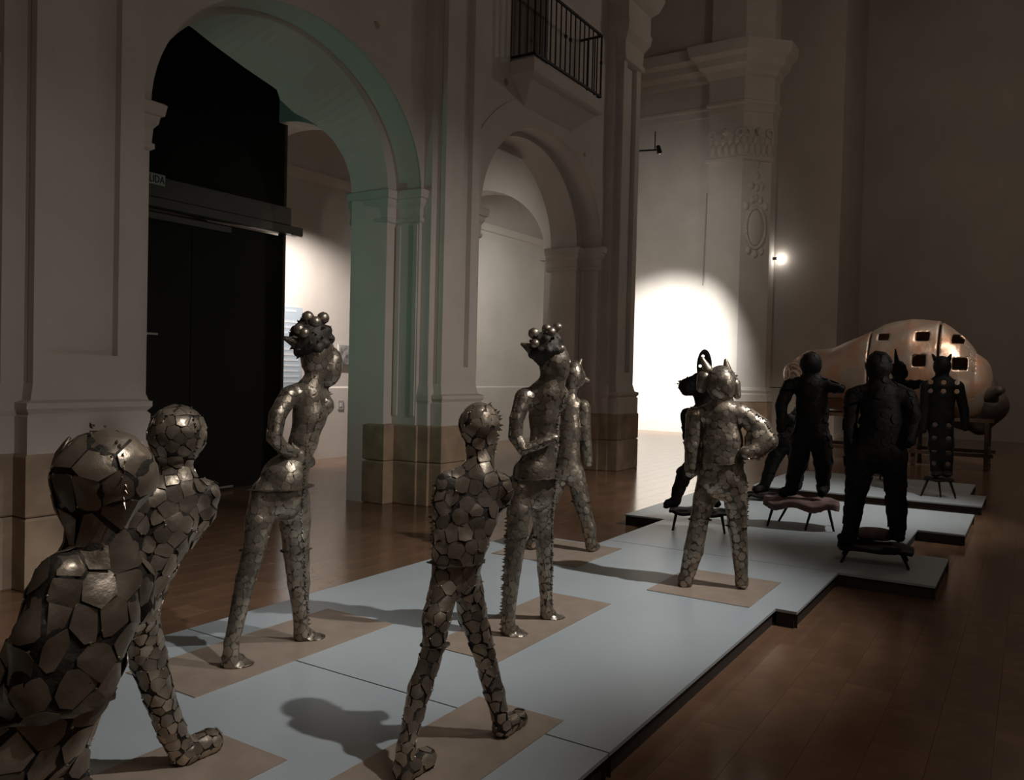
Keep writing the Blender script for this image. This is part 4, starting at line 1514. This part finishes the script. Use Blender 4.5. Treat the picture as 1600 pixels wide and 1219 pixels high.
   ('c',(0.059,0.0,0.462),0.0821,(-0.012,0.0,0.211),0.0657,1,0.015),
   ('c',(-0.019,0.0,0.169),0.0575,(-0.119,-0.05,0.128),0.049,1.0,0.02),
   ('c',(0.276,0.0,0.743),0.1068,(0.384,0.0,0.48),0.0821,1,0.015),
   ('c',(0.384,0.0,0.48),0.0821,(0.368,0.0,0.235),0.0657,1,0.015),
   ('c',(0.369,0.0,0.194),0.0575,(0.315,-0.05,0.148),0.049,1.0,0.02),
   ('c',(0.221,0.0,0.757),0.1232,(0.37,0.05,1.005),0.1403,0.9,0.03),
   ('c',(0.37,0.05,1.005),0.1403,(0.474,0.1,1.17),0.1326,0.9,0.03),
   ('e',(0.571,0.12,1.295),(0.0903,0.0985,0.0985),0,0.02),
   ('c',(0.422,0.1,1.127),0.0663,(0.332,0.0,0.941),0.0493,1,0.01),
   ('c',(0.332,0.0,0.941),0.0493,(0.257,-0.05,1.07),0.049,1,0.01)]),
 'D6': dict(loc=(14.175, 1.853, 0.115), rot=-1.4408,
  prims=[('e',(0.057,0.0,1.741),(0.1113,0.1315,0.1416),0,0.02),
   ('e',(0.122,-0.02,1.692),(0.0708,0.0708,0.0809),0,0.02),
   ('c',(0.06,0.0,1.64),0.0708,(0.046,0.0,1.499),0.0809,1.0,0.02),
   ('c',(-0.119,0.0,1.474),0.0809,(0.245,0.0,1.504),0.0809,0.9,0.02),
   ('c',(0.056,0.0,1.459),0.1618,(0.061,0.0,1.015),0.1618,0.75,0.03),
   ('c',(0.061,0.0,1.015),0.1618,(0.055,0.0,0.611),0.1618,0.75,0.03),
   ('c',(0.263,0.0,1.505),0.0708,(0.367,-0.1,1.528),0.0602,1,0.008),
   ('c',(0.367,-0.1,1.528),0.0602,(0.454,-0.2,1.491),0.0498,1,0.008),
   ('c',(-0.137,0.0,1.473),0.0708,(-0.181,0.0,1.106),0.0607,1,0.008),
   ('c',(-0.181,0.0,1.106),0.0607,(-0.154,0.0,0.803),0.0506,1,0.008),
   ('c',(-0.009,0.0,0.607),0.1011,(-0.048,0.0,0.352),0.0708,1,0.01),
   ('c',(-0.048,0.0,0.352),0.0708,(-0.079,0.0,0.177),0.0607,1,0.01),
   ('c',(0.127,0.0,0.615),0.1011,(0.135,0.0,0.364),0.0708,1,0.01),
   ('c',(0.135,0.0,0.364),0.0708,(0.14,0.0,0.192),0.0607,1,0.01)],
  horns=[((0.026,0.0,1.861),0.0405,(0.001,0.0,2.062),0.0121)]),
}


def sp_child(p):
    return .036 if p[2] > 1.2 else (.046 if p[2] > .72 else .038)


def sp_child2(p):
    return .036 if p[2] > 1.14 else (.045 if p[2] > .62 else .034)


def sp_near(p):
    return .060 if p[2] > .55 else .05


D4_HOLES = []
for dz in (1.56, 1.44):
    for u in (-.16, 0.0, .16):
        D4_HOLES.append((u + .02, dz))
for dz in (0.98, 0.80, 0.62, 0.45):
    for u in (-.07, .1):
        D4_HOLES.append((u, dz))

r1, p_, q_ = statue('F1', .014, sp_near, 'scale', .0022, .86, .14, .0055, 'under_dark', 11, 300, True)
tuft(r1, (FIG['F1']['prims'][0][1][0] - .02, FIG['F1']['prims'][0][1][1], FIG['F1']['prims'][0][1][2] + .095), .03, 14, 3)
seam_strip(r1, [(FIG['F1']['prims'][0][1][0] + .02, 1.40), (FIG['F1']['prims'][0][1][0] + .035, 1.30), (FIG['F1']['prims'][0][1][0] + .03, 1.15)], p_, q_, 5, .012, 'weld')
r2_, p_, q_ = statue('F2', .012, sp_child2, 'scale', .0018, .80, .13, .0045, 'under_dark', 12, 300, True)
hx = FIG['F2']['prims'][0][1]
seam_strip(r2_, [(hx[0] + .04, hx[2] + .1), (hx[0] + .065, hx[2]), (hx[0] + .05, hx[2] - .09)], p_, q_, 6, .012)
r3, p_, q_ = statue('F3', .011, sp_child, 'scale', .0018, .80, .13, .0045, 'under_dark', 13, 300, True)
hx = FIG['F3']['prims'][0][1]
seam_strip(r3, [(hx[0] + .03, hx[2] + .09), (hx[0] + .078, hx[2] + .03), (hx[0] + .075, hx[2] - .04), (hx[0] + .05, hx[2] - .1)], p_, q_, 6, .014)
seam_strip(r3, [(hx[0] - .19, hx[2] - .24), (hx[0] - .185, hx[2] - .36), (hx[0] - .19, hx[2] - .5)], p_, q_, 7, .012)


def sp_w(p):
    return .036 if p[2] > .8 else .032


for key, sd in (('W1', 21), ('W2', 22)):
    root, p_, q_ = statue(key, .012, sp_w, 'scale_b', .0006, .85, .05, .0012, 'under', sd)
    d = FIG[key]
    (hc, hr) = d['hair']
    pr = [('e', hc, (hr, hr, hr * 1.05), 0, .01)]
    rr = random.Random(sd)
    for k in range(26):
        v = Vector((rr.gauss(0, 1), rr.gauss(0, 1), rr.gauss(0.1, 1))).normalized()
        pr.append(('e', tuple(np.array(hc) + np.array(v) * hr * .9), (hr * .28,) * 3, 0, .008))
    G = field_of(pr, .009)
    a, b = G.mesh()
    hd = link('headdress', np_mesh('headdress', a, b), 'under_dark', root)
    tuft(hd, hc, hr * 1.05, 64, sd, 'under_dark', .1)
    for c, r in d['balls']:
        bm = NB()
        ball(bm, c, r, 2)
        obj('fruit', bm, 'scale_b', hd, smooth=True)
    for a, ra, b, rb in d['leafhorn']:
        bm = NB()
        rod(bm, a, b, ra, rb, 10)
        obj('leaf', bm, 'under', hd)
    tuft(root, (FIG[key]['prims'][2][3] if key == 'W1' else FIG[key]['prims'][1][3]), .055, 16, sd + 3)


def sp_s(p):
    return .042


statue('W3', .014, sp_s, 'scale_b', .0018, .68, .06, .0025, 'under', 31)
hroot, p_, q_ = statue('H', .014, lambda p: .038, 'scale_b', .0015, .70, .06, .0025, 'under', 32)

# ------------------------------------------------------------------ black statues on stools
droots = {}
for key, sd in (('D1', 41), ('D2', 42), ('D3', 43), ('D4', 44), ('D5', 45), ('D6', 46)):
    droots[key], p_, q_ = statue(key, .018 if key != 'D4' else .014, (lambda p: .075) if key != 'D4' else None, 'iron', .004, .62, .12, .007, 'iron', sd, 0)
    lo = float(p_[:, 2].min())
    FIG[key]['lo'] = lo
    FIG[key]['pts'] = p_
# pierced crest on the first black statue
bm = NB()
d1 = FIG['D1']['prims'][0][1]
ring = []
n = 20
outer = [(-.06, .10), (-.075, .2), (-.05, .30), (-.01, .36), (.03, .34), (.07, .24), (.10, .12), (.05, .08)]
holes = [(-.005, .30, .016), (.035, .22, .018), (-.03, .20, .016)]
G = Field((d1[0] - .14, d1[1] - .05, d1[2] + .04), (d1[0] + .16, d1[1] + .05, d1[2] + .42), .008)
for i in range(len(outer) - 1):
    a, b = outer[i], outer[i + 1]
sl, X, Y, Z = G.sub(G.lo, G.lo + G.h * G.n)
u, w = X - d1[0], Z - d1[2]
e = np.sqrt(((u - .01) / .075) ** 2 + ((w - .20) / .17) ** 2) - 1
dd = np.maximum(e * .07, np.abs(Y - d1[1]) - .018)
for hx_, hz_, hr_ in holes:
    dd = np.maximum(dd, hr_ - np.sqrt((u - hx_) ** 2 + (w - hz_) ** 2))
G.V[sl] = dd
a, b = G.mesh()
link('crest', np_mesh('crest', a, b), 'iron', droots['D1'])
tuft(droots['D1'], (d1[0] - .16, d1[1] - .06, d1[2] - .02), .10, 26, 8, 'iron')
# fists, cuffs and belts give the black statues their outline
for key, rad in (('D2', .19), ('D3', .215)):
    c = FIG[key]['prims'][5 if key == 'D2' else 5][1]
    ring_flange(droots[key], (c[0], c[1], c[2] - .02), rad, 9, .8, 'iron')


def stool(key, label, w, dp, top, legs, mname='iron', drape=False, seed=1, dx=0.0):
    d = FIG[key]
    top -= .008
    root = thing('stool', label, 'stool', d['loc'], d['rot'], 'low stools carrying the black statues')
    th = .016 if not drape else .035
    pr = [('c', (-w + .04 + dx, 0, top - th), th, (w - .04 + dx, 0, top - th), th, dp / th * .5, .03)]
    rr = random.Random(seed)
    F = Field((-w - .12 + dx, -dp - .12, top - .25), (w + .12 + dx, dp + .12, top + .08), .014)
    sl, X, Y, Z = F.sub(F.lo, F.lo + F.h * F.n)
    e = (np.sqrt(((X - dx) / w) ** 4 + (Y / dp) ** 4)) ** .5 - 1
    wave = .012 * np.sin(X * 23 + seed) * np.cos(Y * 19)
    hang = (.07 * (0.5 + .5 * np.sin(X * 17 + seed * 2)) * np.clip(e + .35, 0, 1) * 2 if drape else 0)
    F.V[sl] = np.maximum(e * min(w, dp), np.abs(Z - (top - th) + hang + wave) - th)
    a, b = F.mesh()
    over = a[:, 2] - (top + .004)
    a[:, 2] = np.where(over > 0, top + .004, a[:, 2])
    link('seat', np_mesh('seat', a, b), mname, root)
    for (x0, y0, x1, y1) in legs:
        bm = NB()
        rod(bm, (x0, y0, top - th), (x1, y1, 0.006), .016, .011, 6)
        obj('leg', bm, 'iron', root)
    return root


L4 = lambda a, b, s=1.15: [(-a, -b, -a * s, -b * s), (a, -b, a * s, -b * s), (-a, b, -a * s, b * s), (a, b, a * s, b * s)]
stool('D1', 'thin-legged stool under the holed-crest black statue', .30, .22, FIG['D1']['lo'], L4(.22, .15), 'iron', False, 2)
stool('D2', 'stool draped with a pinkish cloth under the arm-raising black statue', .38, .26, FIG['D2']['lo'], L4(.26, .16, 1.25) + [(-.1, .1, -.22, .2), (.12, -.1, .05, -.24)], 'cloth', True, 3)
st3 = stool('D3', 'low wide stool under the large round-headed black statue', .30, .24, FIG['D3']['lo'], L4(.2, .15, 1.3), 'iron', False, 4)
stool('D4', 'tall splayed thin-legged stool under the cat-eared black statue', .19, .16, FIG['D4']['lo'], L4(.13, .1, 1.6) + [(0, -.1, .03, -.15)], 'iron', False, 5)
stool('D5', 'small low stool under the crouching black statue', .34, .2, FIG['D5']['lo'], L4(.2, .12), 'iron', False, 6, .1)
stool('D6', 'low stool barely seen behind the round-headed black statue', .2, .16, FIG['D6']['lo'], L4(.14, .1), 'iron', False, 7)
# folded cloth on the low wide stool
d3 = FIG['D3']
cl = thing('folded_cloth', 'rounded pinkish folded cloth lying between the feet of the round-headed statue', 'cloth', (d3['loc'][0] + .16 * math.cos(d3['rot'] + 1.57), d3['loc'][1] + .16 * math.sin(d3['rot'] + 1.57), d3['loc'][2] + d3['lo'] + .004), d3['rot'])
G = field_of([('e', (-.02, 0, .055), (.14, .09, .055), 0, .03), ('e', (.06, 0.02, .05), (.10, .08, .05), 0, .03), ('e', (-.09, .01, .045), (.08, .08, .045), 0, .03)], .012)
a, b = G.mesh()
a[:, 2] = np.maximum(a[:, 2], 0.0)
link('fold', np_mesh('fold', a, b), 'cloth', cl)

# ------------------------------------------------------------------ bull on its stand
BXc = 18.5
bull = thing('bull_statue', 'huge copper-coloured hollow bull statue with square window holes on a stand', 'statue', (BXc, 2.4, 0))
OFF = 2.4
spine = [  # y, z centre, half height, half thickness
    (4.46, 1.78, .34, .30), (4.1, 1.68, .62, .58), (3.6, 1.70, .66, .68), (3.1, 1.80, .80, .74), (2.6, 1.93, .92, .80), (2.1, 1.98, .97, .84),
    (1.6, 1.92, .98, .84), (1.2, 1.75, .88, .76), (0.95, 1.60, .72, .62)]
YY = np.array([s[0] for s in spine][::-1])
ZC = np.array([s[1] for s in spine][::-1])
HH = np.array([s[2] for s in spine][::-1])
TT = np.array([s[3] for s in spine][::-1])


def bull_field(lo, hi, h=.028):
    F = Field(lo, hi, h)
    sl, X, Y, Z = F.sub(F.lo, F.lo + F.h * F.n)
    yw = Y + OFF
    zc = np.interp(yw, YY, ZC)
    hh = np.interp(yw, YY, HH)
    tt = np.interp(yw, YY, TT)
    cap = np.maximum(np.maximum(yw - 4.62, .78 - yw), 0)
    lump = .018 * np.sin(Y * 7 + Z * 5) * np.cos(Z * 6 + X * 4)
    q = np.sqrt((np.abs(X) / tt) ** 2.3 + (np.abs(Z - zc) / hh) ** 2.3)
    endl = np.maximum(0, (yw - 4.2) / .45) ** 2 + np.maximum(0, (1.15 - yw) / .5) ** 2
    d = (np.sqrt(q ** 2 + endl) - 1) * .62 + lump
    F.V[sl] = d
    return F, sl, X, Y, Z


HOLES = [(1.85, 2.56, .115, .085), (1.25, 2.52, .10, .085), (1.89, 2.09, .115, .11), (1.20, 2.04, .115, .11), (2.56, 2.55, .10, .06)]
for nm, y0, y1 in (('rump_section', 2.83, 4.9), ('middle_section', 1.585, 2.80), ('chest_section', 0.6, 1.555)):
    F, sl, X, Y, Z = bull_field((-.95, .5 - OFF, .7), (.95, 4.85 - OFF, 3.1))
    d = F.V[sl]
    inner = -(d + .06)
    d = np.maximum(d, inner)
    d = np.maximum(d, np.maximum((y0 - OFF) - Y, Y - (y1 - OFF)))
    for hy, hz, a, b in HOLES:
        cut = np.maximum(np.maximum(np.abs(Y - (hy - OFF)) - a, np.abs(Z - hz) - b), X)
        d = np.maximum(d, -cut)
    F.V[sl] = d
    a, b = F.mesh()
    link(nm, np_mesh(nm, a, b), 'copper', bull)
hdp = [('e', (0, .72 - OFF, 1.35), (.36, .30, .44), 0, .08)]
G = field_of([('c', (0, .95 - OFF, 1.5), .42, (0, .72 - OFF, 1.25), .34, 1.0, .08), ('c', (0, .72 - OFF, 1.25), .32, (0, .86 - OFF, .86), .20, 1.0, .08), ('e', (0, 1.15 - OFF, 1.05), (.4, .3, .3), 0, .1)], .03)
a, b = G.mesh()
head = link('head', np_mesh('head', a, b), 'hide_dark', bull)
for s in (-1, 1):
    G = field_of([('c', (s * .28, .74 - OFF, 1.45), .15, (s * .42, .55 - OFF, 1.55), .09, 1.0, .02)], .025)
    a, b = G.mesh()
    link('ear', np_mesh('ear', a, b), 'hide_dark', head)
bs = thing('bull_stand', 'dark wooden trestle stand carrying the copper bull', 'stand', (BXc, 2.4, 0))
LEGS = [(-.45, .72), (.75, .72), (-.4, 1.98), (.75, 1.98), (-.45, 4.0), (.75, 4.0)]
for x, y in LEGS:
    bm = NB()
    rect_stack(bm, x - .035, x + .035, y - OFF - .035, y - OFF + .035, [(0, .01), (.06, .01), (.07, 0), (1.0, 0)])
    obj('leg', bm, 'wood', bs)
for x in (-.45, .75):
    for z in (.26, .93):
        bm = NB()
        box(bm, x - .03, x + .03, .6 - OFF, 4.1 - OFF, z, z + .07)
        obj('beam', bm, 'wood', bs)
for y in (.72, 1.98, 4.0):
    bm = NB()
    box(bm, -.47, .78, y - OFF - .03, y - OFF + .03, .34, .40)
    obj('cross_beam', bm, 'wood', bs)
